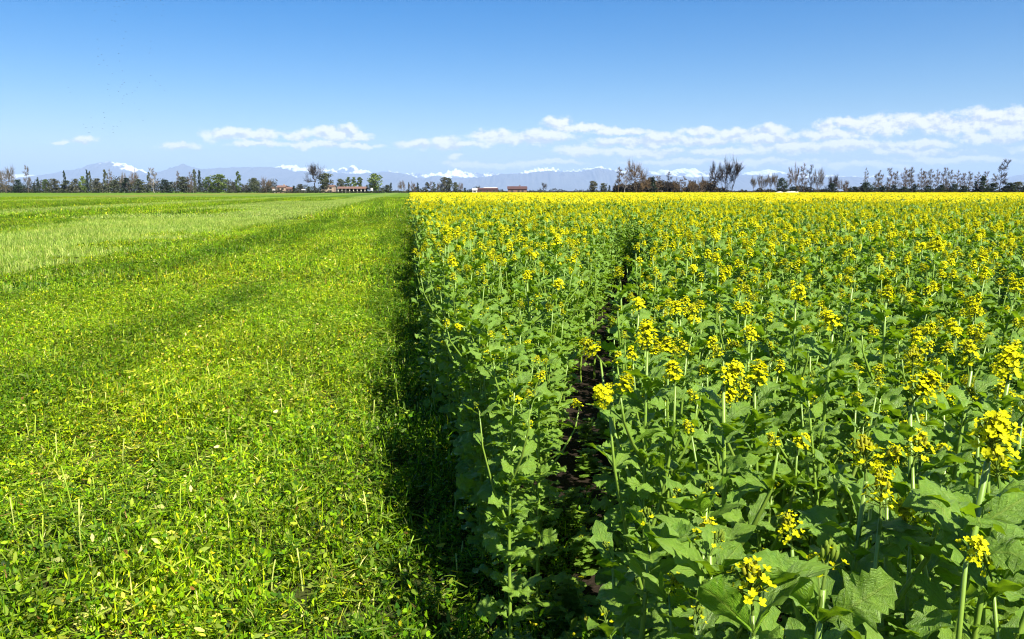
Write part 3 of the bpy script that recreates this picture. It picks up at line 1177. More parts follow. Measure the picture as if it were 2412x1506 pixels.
def clip_tile(seed, size, n, scale, h):
    """a square of cut leaf scraps, blades and stem pieces lying on one another"""
    r = np.random.default_rng(seed)
    mb = MB()
    bump = fbm2
    xy = r.uniform(-size * .53, size * .53, (n, 2))
    hill = np.clip(.42 + 1.15 * fbm2(xy[:, 0] / (.10 * scale ** .8) + 90, xy[:, 1] / (.10 * scale ** .8) + 90, seed, 3, 1.0, .6), .04, 1.4)
    keep = r.uniform(0, .55, n) < hill
    xy, hill = xy[keep], hill[keep]
    n = len(hill)
    z = r.uniform(0, 1, n) ** .8 * h * hill
    c = np.stack([xy[:, 0], xy[:, 1], np.maximum(z, .003)], 1)
    typ = r.random(n)
    for lo, hi, L, W, el, prof in ((0, .56, (.016, .040), (.009, .022), (-20, 75), (.35, 1, .25)),
                                  (.56, .78, (.035, .085), (.003, .0060), (-10, 65), (.8, 1, .3)),
                                  (.78, .84, (.05, .11), (.004, .0065), (58, 90), (1, .9, .3)),
                                  (.84, .90, (.03, .06), (.014, .026), (-10, 60), (.4, 1, .3)),
                                  (.90, 1.0, (.05, .14), (.004, .0065), (-8, 22), (1, 1, .9))):
        k = (typ >= lo) & (typ < hi)
        N = int(k.sum())
        d, s, nn = frame_dirs(N, el[0], el[1], r)
        col = clip_colours(N, r)
        if lo > .8:
            col = col * .5 + np.array((.20, .25, .05)) * .6
        strips(mb, c[k], d, s, nn, r.uniform(*L, N) * scale, r.uniform(*W, N) * scale, r.uniform(-1.4, .8, N), prof, col)
    return mb.mesh('clippings', M_CLIP)


def stubble_tile(seed, size, n, scale, h):
    r = np.random.default_rng(seed)
    mb = MB()
    c = np.concatenate([r.uniform(-size * .52, size * .52, (n, 2)), np.zeros((n, 1))], 1)
    d, s, nn = frame_dirs(n, 55, 90, r)
    base = np.array([(.30, .40, .07), (.21, .33, .035), (.46, .51, .14), (.08, .18, .010)])
    col = base[r.choice(4, n, p=[.4, .25, .15, .2])] * r.uniform(.8, 1.2, (n, 1))
    strips(mb, c, d, s, nn, r.uniform(.5, 1.1, n) * h, .008 * scale * r.uniform(.7, 1.3, n), .12, (1, .9, .7), col)
    m = n * 2
    c = np.concatenate([r.uniform(-size * .52, size * .52, (m, 2)), r.uniform(0, .04, (m, 1)) * scale ** .5], 1)
    d, s, nn = frame_dirs(m, -10, 45, r)
    col = np.array([(.20, .29, .06), (.09, .17, .014), (.32, .37, .14)])[r.choice(3, m)] * r.uniform(.8, 1.2, (m, 1))
    strips(mb, c, d, s, nn, r.uniform(.04, .10, m) * scale ** .8, .011 * scale * r.uniform(.6, 1.3, m), -.3, (.8, 1, .4), col)
    return mb.mesh('stubble', M_STUBBLE)


clips = [('clip', clip_tile(700 + i, .6, 4600, .86, .15)) for i in range(5)]
clips += [('clip', clip_tile(720 + i, 2.0, 9000, 1.5, .10)) for i in range(4)]
clips += [('clip', clip_tile(740 + i, 7.0, 10000, 4.2, .09)) for i in range(3)]
pts, rots, scls, idx = [], [], [], []
spts, srots, sscls, sidx = [], [], [], []


def band(x, y):
    s = edge_x(y) - x + 1.0 * lump(x * .12, y * .12) * min(1, y / 20) + rp.gauss(0, .9)
    return 'pale' if 7.9 < s < 17 or 27.5 < s < 36 or 57 < s < 67 else 'green'


def put(L, x, y, i, z=1.0):
    L[0].append((x, y, 0)); L[1].append((0, 0, rp.choice((0, 1, 2, 3)) * math.pi / 2)); L[2].append((1, 1, z)); L[3].append(i)


CL = (pts, rots, scls, idx)
ST = (spts, srots, sscls, sidx)
y = 1.2
while y < 12.3:
    x = -.70 * y - .9
    while x < edge_x(y) + .45:
        if True:
            put(CL, x, y, rp.randrange(5), 1.0 + .45 * lump(x * 1.3, y * 1.3))
        x += .58
    y += .58
y = 13.3
while y < 46:
    x = edge_x(y) - .8
    while x > -.70 * y - 3:
        if band(x, y) == 'pale':
            put(CL, x, y, 5 + rp.randrange(4), .35)
        else:
            put(CL, x, y, 5 + rp.randrange(4), 1.0 + .4 * lump(x * .6, y * .6))
        x -= 1.95
    y += 1.95
y = 12.5
while y < 47:
    x = edge_x(y) - 5
    while x > -.70 * y - 3:
        if band(x, y) == 'pale':
            put(ST, x, y, rp.randrange(4))
        x -= .68
    y += .68
y = 50.0
while y < 190:
    x = edge_x(y) - 3.2
    while x > -.70 * y - 8:
        if band(x, y) == 'pale':
            put(ST, x, y, 4 + rp.randrange(3))
        else:
            put(CL, x, y, 9 + rp.randrange(3))
        x -= 6.8
    y += 6.8
stub = [('stub', stubble_tile(800 + i, .7, 105, 1.25, .18)) for i in range(4)] + [('stub', stubble_tile(820 + i, 7.0, 2200, 3.0, .2)) for i in range(3)]
scatter('mown_clippings', pts, rots, scls, idx, clips, 'bright green cut leaves and stems covering the mown field')
scatter('pale_stubble_grass', spts, srots, sscls, sidx, stub, 'pale band of cut stubble across the mown field')


def stalk_mesh(seed, leafy):
    r = np.random.default_rng(seed)
    mb = MB()
    bx, by = r.uniform(-.022, .022, 2)
    n = 5
    pts_ = [(bx * t * t, by * t * t, t) for t in np.linspace(0, 1, n)]
    c = [(.30, .42, .03), (.42, .48, .10), (.22, .36, .02)][seed % 3]
    tube(mb, pts_, [.0042 - .0015 * t for t in np.linspace(0, 1, n)], 5, c)
    if leafy:
        N = 3
        d, s, nn = frame_dirs(N, -5, 50, r)
        strips(mb, np.array([pts_[1], pts_[2], pts_[0]]), d * np.array((1, 1, 8.0)), s, nn, .03, .014, -.4, (.3, 1, .3), np.array((.15, .25, .02)))
    return mb.mesh('cut_stalk', M_STRAW)


STALKS = [stalk_mesh(i, i >= 4) for i in range(8)]
LEAF_MARKS = [(*at_ground(px, py), nm) for px, py, nm in ((350, 1462, 'large yellow fallen leaf'), (335, 1068, 'yellow leaf caught on stalks'), (147, 1163, 'cream fallen leaf'), (310, 735, 'yellow leaf in the darker patch'),
              (686, 772, 'yellow leaf nearer the crop'), (495, 1300, 'lime green fallen leaf'), (790, 1392, 'whitish fallen leaf'), (418, 1165, 'small yellow fallen leaf'), (900, 1100, 'shadow of the strip tip'), (965, 660, 'dark foot of the crop wall'))]
used_stalks = set()
stalk_spots = [(945, 985, 110), (1006, 1040, 90), (990, 965, 50), (965, 975, 55), (540, 905, 60), (400, 985, 90), (436, 1000, 95), (445, 990, 70), (185, 1265, 170), (196, 1330, 160),
               (222, 1280, 60), (100, 1330, 120), (45, 1300, 130), (300, 1370, 130), (330, 1400, 60), (375, 1130, 70), (428, 1190, 90), (510, 1120, 60), (895, 1285, 110), (925, 1080, 75),
               (760, 1130, 80), (775, 1165, 60), (590, 1250, 90), (640, 1400, 80), (528, 1490, 100), (905, 1110, 60), (1040, 1325, 90), (990, 1440, 80), (690, 895, 50), (335, 800, 35)]
for i, (px, py, hp) in enumerate(stalk_spots):
    x, y = at_ground(px, py)
    h = hp / F * math.hypot(y, CH)
    o = obj('cut_stalk', STALKS[i % 8])
    o.location = (x, y, -.002)
    o.scale = (1.0, 1.0, h)
    o.rotation_euler = (rp.gauss(0, .07), rp.gauss(0, .07), rp.uniform(0, 6.28))
    tag(o, rel_label(x, y, 'tall upright cut stalk', LEAF_MARKS, used_stalks), 'stalk', 'tall cut stalks in the near clippings')
k = 0
while k < 190:
    y = rp.uniform(2.6, 10) ** 1.0
    x = rp.uniform(-.66 * y, edge_x(y) - .05)
    near_edge = edge_x(y) - x < .7
    if not near_edge and rp.random() < .25:
        continue
    o = obj('cut_stalk', STALKS[k % 8])
    o.location = (x, y, -.002)
    o.scale = (1.0, 1.0, rp.uniform(.09, .22))
    o.rotation_euler = (rp.gauss(0, .13), rp.gauss(0, .13), rp.uniform(0, 6.28))
    lab = rel_label(x, y, ('leaning' if max(abs(o.rotation_euler.x), abs(o.rotation_euler.y)) > .2 else 'straight') + (' pale' if k % 8 in (1, 4, 7) else ' green') + ' cut stalk', LEAF_MARKS, used_stalks)
    if lab:
        tag(o, lab, 'stalk', 'short cut stalks on the mown field')
    elif near_edge:
        tag(o, 'short cut stalk upright at the foot of the crop edge', 'stalk', 'short cut stalks along the crop edge')
    else:
        tag(o, 'short thin cut stalk standing out on the open mown field', 'stalk', 'short cut stalks on the open mown field')
    k += 1


def make_litter_mat():
    m, t = new_mat('yellowed_leaf')
    luv = attr(t, 'luv')
    ns = t.noise(luv, 4.0, 4.0, .6)
    base = t.mix(t.smooth(ns, .35, .7), (.50, .50, .06), (.42, .46, .16))
    b = principled(t, base, .5, .3)
    tr = t.n('ShaderNodeBsdfTranslucent')
    tr.inputs['Color'].default_value = (.5, .5, .05, 1)
    mx = t.n('ShaderNodeMixShader'); mx.inputs[0].default_value = .25
    t.link(b.outputs[0], mx.inputs[1]); t.link(tr.outputs[0], mx.inputs[2])
    finish(t, mx.outputs[0])
    return m


M_YLEAF = make_litter_mat()
YLEAF = [leaf_mb('large', np.random.default_rng(900 + i)).mesh('fallen_leaf', M_YLEAF) for i in range(4)]
for i, (px, py, wpx, lab) in enumerate([
        (350, 1462, 95, 'large yellow fallen leaf among the clippings in the near left corner'),
        (235, 1448, 70, 'pale green fallen leaf left of the large yellow one in the near corner'),
        (335, 1068, 40, 'yellow fallen leaf caught against upright cut stalks'),
        (147, 1163, 34, 'cream fallen leaf left of the tall pair of cut stalks'),
        (310, 735, 34, 'yellow fallen leaf lying out in the darker mown patch'),
        (686, 772, 26, 'yellow fallen leaf midway between dark patch and crop edge'),
        (495, 1300, 46, 'lime green fallen leaf beside a dark hollow in the clippings'),
        (535, 1245, 36, 'pale yellow fallen leaf above the lime leaf by the dark hollow'),
        (790, 1392, 34, 'whitish fallen leaf in the near clippings toward the crop shadow'),
        (418, 1165, 32, 'small yellow fallen leaf right of the leaf caught against stalks')]):
    x, y = at_ground(px, py)
    L = wpx / F * math.hypot(y, CH) * 1.1
    o = obj('fallen_leaf', YLEAF[i % 4])
    o.location = (x, y, .055)
    o.scale = (L, L, L * .6)
    o.rotation_euler = (rp.gauss(0, .2), rp.gauss(0, .2), rp.uniform(0, 6.28))
    tag(o, lab, 'leaf')


# ------------------------------------------------------------------ trees
def bare_tree(seed, style):
    """unit-height leafless tree: returns (trunk MB, twig MB)"""
    r = np.random.default_rng(seed)
    tr, tw = MB(), MB()
    P = {'round': dict(th=.24, limbs=11, up=.18, spread=.46, tr=.027), 'slim': dict(th=.20, limbs=18, up=.6, spread=.15, tr=.015),
         'gnarled': dict(th=.34, limbs=8, up=.55, spread=.42, tr=.030), 'fan': dict(th=.12, limbs=9, up=.9, spread=.34, tr=.020)}[style]
    tips = []

    def grow(p, d, L, rad, lvl):
        n = 4
        ps = [p]
        q, dd = p.copy(), d.copy()
        for i in range(n):
            dd = dd + r.normal(0, .16 if style != 'gnarled' else .28, 3) + np.array((0, 0, .05 * P['up']))
            dd /= np.linalg.norm(dd)
            q = q + dd * L / n
            ps.append(q)
        tube(tr, ps, [rad * (1 - .6 * i / n) for i in range(n + 1)], 5 if lvl == 0 else (4 if lvl == 1 else 3), (1, 1, 1), 0, False)
        if lvl >= 2:
            for x in ps[1:]:
                tips.append((x, dd, L))
            return
        kids = 6 if lvl == 1 else 5
        for k in range(kids):
            i = 1 + int(r.integers(1, n))
            b = ps[i]
            sd = r.normal(0, 1, 3); sd -= dd * sd.dot(dd); sd /= np.linalg.norm(sd)
            nd = dd * .75 + sd * .75 + np.array((0, 0, .25 * P['up'])); nd /= np.linalg.norm(nd)
            grow(b, nd, L * r.uniform(.45, .7), rad * .45, lvl + 1)
    H0 = 1.0 if style == 'slim' else P['th'] + .42
    n = 7
    ps = [np.array((r.normal(0, .012) * i, r.normal(0, .012) * i, H0 * i / n * .92)) for i in range(n + 1)]
    ps[0] = np.array((0, 0, -.01))
    tube(tr, ps, [P['tr'] * (1 - .75 * i / n) for i in range(n + 1)], 6)
    for k in range(P['limbs']):
        t = P['th'] + (H0 * .9 - P['th']) * k / P['limbs']
        b = np.array((np.interp(t, [q[2] for q in ps], [q[0] for q in ps]), np.interp(t, [q[2] for q in ps], [q[1] for q in ps]), t))
        a = k * 2.4 + r.uniform(-.4, .4)
        d = np.array((math.cos(a), math.sin(a), P['up'] * r.uniform(.6, 1.2))); d /= np.linalg.norm(d)
        L = P['spread'] * r.uniform(.75, 1.1) * (1.05 - .45 * k / P['limbs'])
        grow(b, d, L, P['tr'] * .42, 1)
    tp = np.array([t[0] for t in tips]); td = np.array([t[1] for t in tips]); tl = np.array([t[2] for t in tips])
    reps = max(1, int({'slim': 1200, 'gnarled': 1100, 'round': 1600, 'fan': 1000}[style] / len(tp)))
    tp = np.repeat(tp, reps, 0); td = np.repeat(td, reps, 0); tl = np.repeat(tl, reps)
    d, s, nn = frame_dirs(len(tp), -20, 80, r)
    d = td * .7 + d * .6 + np.array((0, 0, .15)); d /= np.linalg.norm(d, axis=1)[:, None]
    s = np.cross(d, r.normal(0, 1, d.shape)); s /= np.linalg.norm(s, axis=1)[:, None]
    strips(tw, tp, d, s, np.cross(s, d), tl * r.uniform(.5, 1.1, len(tp)) + .03, .0058, .2, (1, .8, .4), np.array((1, 1, 1)) * r.uniform(.8, 1.2, (len(tp), 1)))
    return tr, tw


def leafy_tree(seed, style):
    """unit-height leafy tree, unit wide where the crown is round: returns (trunk MB, crown MB)"""
    r = np.random.default_rng(seed)
    tr, cr = MB(), MB()
    if style == 'poplar':
        n, lo = 900, .10
    elif style == 'cypress':
        n, lo = 700, .03
    elif style == 'bush':
        n, lo = 800, .0
    else:
        n, lo = 1000, .16
    tube(tr, [(0, 0, -.01), (0, 0, lo + .25), (.01, .01, .85 if style != 'bush' else .5)], [.022, .016, .004], 6)
    # clump centres
    C = []
    nc = {'poplar': 30, 'cypress': 26, 'bush': 16, 'round': 22}[style]
    for k in range(nc):
        t = lo + (1 - lo) * (k + .5) / nc
        u = (t - lo) / (1 - lo)
        w = {'poplar': .5 * math.sin(math.pi * min(1, u * .93 + .07)) ** .6, 'cypress': .5 * (1 - u) ** .7 * min(1, u * 8 + .4), 'bush': .5 * math.sqrt(max(0, 1 - u ** 1.8)),
             'round': .5 * math.sqrt(max(.02, 1 - (2 * u - .95) ** 2))}[style]
        m = 1 if style in ('poplar', 'cypress') else 3
        for _ in range(m):
            a = r.uniform(0, 6.28); q = math.sqrt(r.uniform(.1, 1)) * w * .8
            C.append((math.cos(a) * q, math.sin(a) * q, t + r.normal(0, .02), w))
            if style in ('round', 'bush') and q > .1:
                tube(tr, [(0, 0, max(0, t - .25) * .8 + .03), (math.cos(a) * q * .5, math.sin(a) * q * .5, t - .08), (math.cos(a) * q, math.sin(a) * q, t)], [.009, .006, .002], 3)
    C = np.array(C)
    pick = r.integers(0, len(C), n)
    rad = {'poplar': .16, 'cypress': .16, 'bush': .17, 'round': .15}[style]
    g = r.normal(0, 1, (n, 3)); g /= np.linalg.norm(g, axis=1)[:, None]
    rr = (r.uniform(0, 1, n) ** .5)[:, None]
    hs = .6 if style in ('round', 'bush') else .35
    c = C[pick][:, :3] + g * rr * rad * np.array((1, 1, hs))
    c[:, 2] = np.clip(c[:, 2], .0 if style != 'round' else .1, 1.0)
    d, s, nn = frame_dirs(n, -40, 70, r)
    L = .085 if style in ('round', 'bush') else .10
    tint = r.uniform(.7, 1.3, len(C))[pick][:, None] * r.uniform(.8, 1.2, (n, 1))
    strips(cr, c, d * np.array((1, 1, hs + .1)), s, nn, L, L * .75, -.4, (.4, 1, .4), np.array((1, 1, 1)) * tint)
    return tr, cr


def recolour(mb, col):
    out = MB()
    out.v, out.f, out.l, out.m, out.n = mb.v, mb.f, mb.l, mb.m, mb.n
    out.c = [np.asarray(c) * np.asarray(col) for c in mb.c]
    return out


def unit(pair):
    v = np.concatenate([x for mb in pair for x in mb.v])
    r = np.hypot(v[:, 0], v[:, 1])
    k = .5 / np.percentile(r, 97)
    kz = 1.0 / np.percentile(v[:, 2], 99.6)
    for mb in pair:
        mb.v = [x * np.array((k, k, kz)) for x in mb.v]
    return pair


TREE_SHAPES = {}
for st in ('round', 'slim', 'gnarled', 'fan'):
    TREE_SHAPES['bare_' + st] = [unit(bare_tree(1000 + 10 * i + len(st), st)) for i in range(3)]
for st in ('poplar', 'cypress', 'bush', 'round'):
    TREE_SHAPES['leafy_' + st] = [unit(leafy_tree(1100 + 10 * i + len(st), st)) for i in range(3)]
TINT = {  # bark, twig or leaf colour
    'grey': ((.12, .10, .07), (.105, .085, .048)), 'brown': ((.10, .075, .045), (.115, .078, .038)), 'dark': ((.035, .028, .022), (.04, .03, .02)),
    'mauve': ((.10, .08, .055), (.12, .085, .045)), 'pale': ((.42, .39, .34), (.15, .13, .11)),
    'green': ((.09, .075, .06), (.085, .12, .035)), 'olive': ((.09, .075, .06), (.075, .085, .045)), 'deep': ((.05, .04, .035), (.025, .04, .02)),
    'fresh': ((.10, .085, .065), (.13, .175, .04)), 'haze': ((.12, .11, .095), (.095, .095, .06)),
}
MESH_CACHE = {}


def tree(px, top, w, D, kind, tint, var, name, label, group=None, lean=0.0, cat='tree'):
    key = (kind, tint, var)
    if key not in MESH_CACHE:
        tr, cr = TREE_SHAPES[kind][var]
        bark, leafc = TINT[tint]
        MESH_CACHE[key] = (recolour(tr, bark).mesh('trunk', M_BARK), recolour(cr, leafc).mesh('crown', M_BARK if kind.startswith('bare') else M_TREE_LEAF))
    tm, cm = MESH_CACHE[key]
    h = far_h(top, D)
    wm = w * D / FH
    sx = wm
    root = empty(name, (far_x(px, D), D, 0), rnd.uniform(0, 6.28) if not lean else 0.0)
    root.scale = (sx, sx, h)
    if lean:
        root.rotation_euler = (0, lean, 0)
    tag(root, label, cat, group)
    obj('trunk', tm, root)
    obj('twigs' if kind.startswith('bare') else 'crown', cm, root)
    return root


DL, DC, DR = 650.0, 600.0, 420.0
T = [
    # left tree line
    (14, 393, 56, DL, 'bare_round', 'grey', 0, 'bare_tree', 'broad grey leafless tree at the far left end of the tree line'),
    (45, 424, 22, DL, 'leafy_bush', 'deep', 0, 'bush', 'dark bush between the broad grey tree and the slim leafless one'),
    (67, 390, 17, DL, 'bare_slim', 'grey', 0, 'bare_tree', 'slim tall leafless tree second from the left end of the tree line'),
    (81, 432, 8, DL, 'leafy_cypress', 'deep', 0, 'cypress', 'small dark pointed evergreen left of the taller pointed one'),
    (91, 419, 8, DL, 'leafy_cypress', 'deep', 1, 'cypress', 'dark narrow pointed evergreen right of the slim leafless tree'),
    (109, 423, 16, DL, 'leafy_round', 'green', 0, 'tree', 'small rounded green tree right of the dark pointed evergreen'),
    (130, 422, 25, DL, 'leafy_bush', 'haze', 1, 'bush', 'grey-green bushy tree left of the first column poplar'),
    (154, 403, 8, DL, 'leafy_poplar', 'deep', 0, 'poplar', 'thin dark column poplar, first column from the left'),
    (157, 426, 26, DL, 'leafy_bush', 'olive', 2, 'bush', 'olive bush round the foot of the first column poplar'),
    (178, 422, 20, DL, 'leafy_bush', 'haze', 0, 'bush', 'grey-green bush before the twin dark poplar'),
    (197, 416, 18, DL, 'leafy_round', 'fresh', 1, 'tree', 'fresh green round tree touching the twin dark poplar'),
    (208, 401, 8, DL, 'leafy_poplar', 'deep', 1, 'poplar', 'dark column poplar, left one of a touching pair'),
    (214, 404, 7, DL, 'leafy_poplar', 'olive', 2, 'poplar', 'column poplar, shorter right one of a touching pair'),
    (231, 421, 22, DL, 'leafy_bush', 'haze', 1, 'bush', 'dull bushy growth right of the poplar pair'),
    (250, 401, 11, DL, 'leafy_poplar', 'olive', 0, 'poplar', 'olive column poplar under the snow peak with leafless tree beside'),
    (260, 400, 13, DL, 'bare_slim', 'mauve', 1, 'bare_tree', 'thin leafless tree leaning on the olive poplar under the snow peak'),
    (269, 425, 26, DL, 'leafy_bush', 'olive', 0, 'bush', 'olive bush right of the poplar under the snow peak'),
    (293, 406, 21, DL, 'bare_round', 'pale', 1, 'bare_tree', 'pale-trunked leafless tree rising from a dark round bush'),
    (298, 420, 22, DL, 'leafy_bush', 'deep', 2, 'bush', 'dark round bush at the foot of a pale-trunked leafless tree'),
    (318, 398, 24, DL, 'bare_round', 'mauve', 2, 'bare_tree', 'ragged-topped leafless tree right of the snow peak'),
    (329, 423, 28, DL, 'leafy_bush', 'olive', 1, 'bush', 'low olive bush below the ragged-topped leafless tree'),
    (352, 406, 9, DL, 'leafy_poplar', 'olive', 1, 'poplar', 'narrow poplar directly left of a tall pale-trunked tree'),
    (363, 396, 19, DL, 'bare_slim', 'pale', 2, 'bare_tree', 'tall pale-trunked leafless tree beside a narrow poplar'),
    (392, 424, 28, DL, 'leafy_bush', 'deep', 1, 'bush', 'lone dark rounded bush in the gap below two mountain shoulders'),
    (420, 404, 14, DL, 'bare_slim', 'mauve', 0, 'bare_tree', 'wispy leafless tree under the pointed blue mountain'),
    (433, 417, 28, DL, 'leafy_round', 'olive', 2, 'tree', 'olive rounded tree right of the wispy leafless one'),
    (448, 406, 17, DL, 'bare_slim', 'brown', 1, 'bare_tree', 'reddish leafless tree left of two neighbouring poplars'),
    (456, 424, 12, DL, 'bare_fan', 'pale', 1, 'bare_tree', 'low tree with forked whitish trunk before two poplars'),
    (460, 400, 10, DL, 'leafy_poplar', 'olive', 2, 'poplar', 'taller left poplar of two standing a little apart'),
    (472, 402, 9, DL, 'leafy_poplar', 'deep', 0, 'poplar', 'darker right poplar of two standing a little apart'),
    (491, 417, 22, DL, 'leafy_round', 'green', 0, 'tree', 'yellow-green tree on the left of a broad fresh green clump'),
    (517, 412, 40, DL, 'leafy_round', 'fresh', 2, 'tree', 'broad fresh green clump of a tree beside the lone poplar'),
    (541, 437, 12, DL, 'leafy_bush', 'olive', 0, 'bush', 'little bush between the fresh green tree and the lone poplar'),
    (552, 430, 14, DL, 'leafy_bush', 'haze', 2, 'bush', 'grey bush touching the left foot of the lone poplar'),
    (563, 405, 14, DL, 'leafy_poplar', 'green', 1, 'poplar', 'lone full green column poplar left of the farmhouses'),
    (598, 420, 28, DL, 'leafy_round', 'olive', 1, 'tree', 'rounded green tree between lone poplar and mauve leafless tree'),
    (628, 418, 30, DL, 'bare_round', 'mauve', 0, 'bare_tree', 'small round mauve leafless tree left of the pink farmhouse'),
    (692, 438, 12, DL - 8, 'leafy_bush', 'deep', 0, 'bush', 'dark bush at the right end of the long pink farmhouse'),
    (709, 434, 24, DL, 'leafy_bush', 'haze', 1, 'bush', 'grey scrub above the small white shed'),
    (727, 440, 12, DL, 'leafy_bush', 'olive', 2, 'bush', 'olive bush between white shed and the gnarled tree'),
    (743, 384, 56, DL - 20, 'bare_gnarled', 'dark', 0, 'bare_tree', 'big dark gnarled leafless tree standing tallest near the farmhouses'),
    (767, 409, 40, DL - 10, 'leafy_round', 'olive', 0, 'tree', 'green-brown tree right behind the gnarled leafless tree'),
    (803, 422, 22, DL + 12, 'leafy_round', 'olive', 2, 'tree', 'olive tree rising over the left end of the red barn'),
    (821, 418, 16, DL + 12, 'leafy_poplar', 'green', 0, 'poplar', 'pale green poplar behind the red barn, left of three'),
    (834, 418, 16, DL + 12, 'leafy_poplar', 'fresh', 1, 'poplar', 'pale green poplar behind the red barn, middle of three'),
    (848, 418, 16, DL + 12, 'leafy_poplar', 'green', 2, 'poplar', 'pale green poplar behind the red barn, right of three'),
    (884, 410, 38, DL - 10, 'leafy_round', 'fresh', 1, 'tree', 'large fresh green tree right of the barn'),
    (911, 436, 26, DL, 'leafy_bush', 'olive', 1, 'bush', 'low olive scrub right of the large fresh green tree'),
    (921, 431, 7, DL, 'leafy_cypress', 'deep', 2, 'cypress', 'small pointed evergreen over the olive scrub, first of three'),
    (947, 425, 21, DL, 'bare_round', 'mauve', 1, 'bare_tree', 'rounded mauve leafless tree above the corner of the crop'),
    (963, 430, 6, DL, 'leafy_cypress', 'deep', 0, 'cypress', 'small pointed evergreen between two mauve leafless trees'),
    (972, 428, 20, DL, 'bare_round', 'mauve', 2, 'bare_tree', 'mauve leafless tree between the second and third pointed evergreens'),
    (984, 431, 8, DL, 'leafy_cypress', 'deep', 1, 'cypress', 'small pointed evergreen right of both mauve trees'),
    (1006, 430, 14, DL, 'leafy_poplar', 'haze', 0, 'tree', 'stubby brown-green tree, first of a small cluster past the evergreens'),
    (1015, 428, 12, DL, 'bare_slim', 'brown', 2, 'bare_tree', 'stubby leafless tree in the middle of the small cluster'),
    (1023, 430, 8, DL, 'leafy_poplar', 'olive', 1, 'poplar', 'dark thin poplar closing the small cluster'),
    (1034, 430, 14, DL, 'bare_round', 'grey', 0, 'bare_tree', 'small grey leafless tree left of the tall green pair'),
    (1047, 418, 20, DL, 'leafy_round', 'haze', 2, 'tree', 'taller green-grey tree, left of a close pair over the crop'),
    (1058, 420, 17, DL, 'leafy_round', 'olive', 0, 'tree', 'green-grey tree, right of a close pair over the crop'),
    (1072, 430, 18, DL, 'leafy_round', 'olive', 1, 'tree', 'lower brownish tree right of the close pair'),
    (1086, 430, 16, DL, 'bare_round', 'brown', 1, 'bare_tree', 'brown leafless tree ending the group above the crop'),
    (1095, 443, 9, DL, 'leafy_bush', 'deep', 2, 'bush', 'tiny dark bush left of the white gable'),
    (1281, 430, 25, DC, 'bare_gnarled', 'dark', 1, 'bare_tree', 'small dark leafless tree alone between red-roofed farm and right wood'),
    # right tree line
    (1397, 427, 24, DR + 60, 'leafy_round', 'haze', 0, 'tree', 'isolated grey-green tree left of the big brown round tree'),
    (1421, 432, 18, DR + 60, 'leafy_round', 'olive', 2, 'tree', 'lower tree at the right side of the isolated grey-green one'),
    (1435, 437, 8, DR + 60, 'leafy_bush', 'deep', 1, 'bush', 'small dark bush before the right wood begins'),
    (1456, 395, 26, DR, 'bare_slim', 'brown', 0, 'bare_tree', 'slender brown leafless tree leading the right wood'),
    (1471, 397, 17, DR, 'bare_slim', 'pale', 1, 'bare_tree', 'pale-stemmed leafless tree tucked against the big brown round one'),
    (1498, 378, 60, DR, 'bare_round', 'brown', 0, 'bare_tree', 'big round-crowned brown leafless tree, broadest of the right wood'),
    (1521, 415, 34, DR + 10, 'bare_round', 'brown', 1, 'bare_tree', 'lower brown leafless tree under the right side of the big round one'),
    (1538, 418, 20, DR, 'leafy_cypress', 'deep', 2, 'tree', 'dark ivy-clad tree in the brown wood'),
    (1552, 415, 18, DR, 'bare_slim', 'brown', 2, 'bare_tree', 'brown leafless tree just right of the ivy-clad one'),
    (1573, 405, 20, DR, 'bare_slim', 'dark', 0, 'bare_tree', 'dark topped leafless tree sticking out of the low brown wood'),
    (1591, 420, 26, DR + 8, 'bare_round', 'brown', 2, 'bare_tree', 'low round brown tree right of the dark topped one'),
    (1608, 416, 20, DR, 'bare_slim', 'brown', 1, 'bare_tree', 'narrow brown tree midway to the group of dark oaks'),
    (1627, 424, 24, DR + 8, 'bare_round', 'brown', 0, 'bare_tree', 'low brown tree second left of the dark oaks'),
    (1646, 424, 24, DR, 'bare_round', 'mauve', 2, 'bare_tree', 'low mauve-brown tree third left of the dark oaks'),
    (1658, 414, 18, DR + 8, 'bare_fan', 'brown', 2, 'bare_tree', 'fan-shaped brown tree touching the dark oaks'),
    (1683, 380, 40, DR - 20, 'bare_round', 'dark', 1, 'bare_tree', 'left trunk of the group of black leafless oaks'),
    (1707, 373, 40, DR - 20, 'bare_round', 'dark', 2, 'bare_tree', 'middle and roundest of the group of black leafless oaks'),
    (1725, 371, 46, DR - 22, 'bare_fan', 'dark', 0, 'bare_tree', 'right spiky-topped one of the group of black leafless oaks'),
    (1773, 415, 18, DR, 'bare_fan', 'grey', 0, 'bare_tree', 'lone thin sapling right of the black oaks'),
    (1787, 410, 18, DR, 'bare_fan', 'grey', 1, 'bare_tree', 'first slanting leafless sapling from the left in the thicket right of the black oaks', 'saplings of the slanting thicket', .10),
    (1799, 408, 18, DR, 'bare_fan', 'grey', 2, 'bare_tree', 'second slanting leafless sapling from the left in the thicket right of the black oaks', 'saplings of the slanting thicket', .12),
    (1812, 408, 18, DR, 'bare_fan', 'mauve', 0, 'bare_tree', 'third slanting leafless sapling from the left in the thicket right of the black oaks', 'saplings of the slanting thicket', .12),
    (1824, 409, 18, DR, 'bare_fan', 'grey', 1, 'bare_tree', 'fourth slanting leafless sapling from the left in the thicket right of the black oaks', 'saplings of the slanting thicket', .08),
    (1842, 420, 32, DR - 6, 'leafy_bush', 'deep', 0, 'bush', 'dark rounded bush between the slanting thicket and the tall leafless row'),
    (1857, 395, 14, DR, 'bare_slim', 'mauve', 0, 'bare_tree', 'thin leafless tree at the left of the tall four in the right middle'),
    (1872, 385, 26, DR, 'bare_round', 'brown', 2, 'bare_tree', 'tallest brown leafless tree right of the dark rounded bush'),
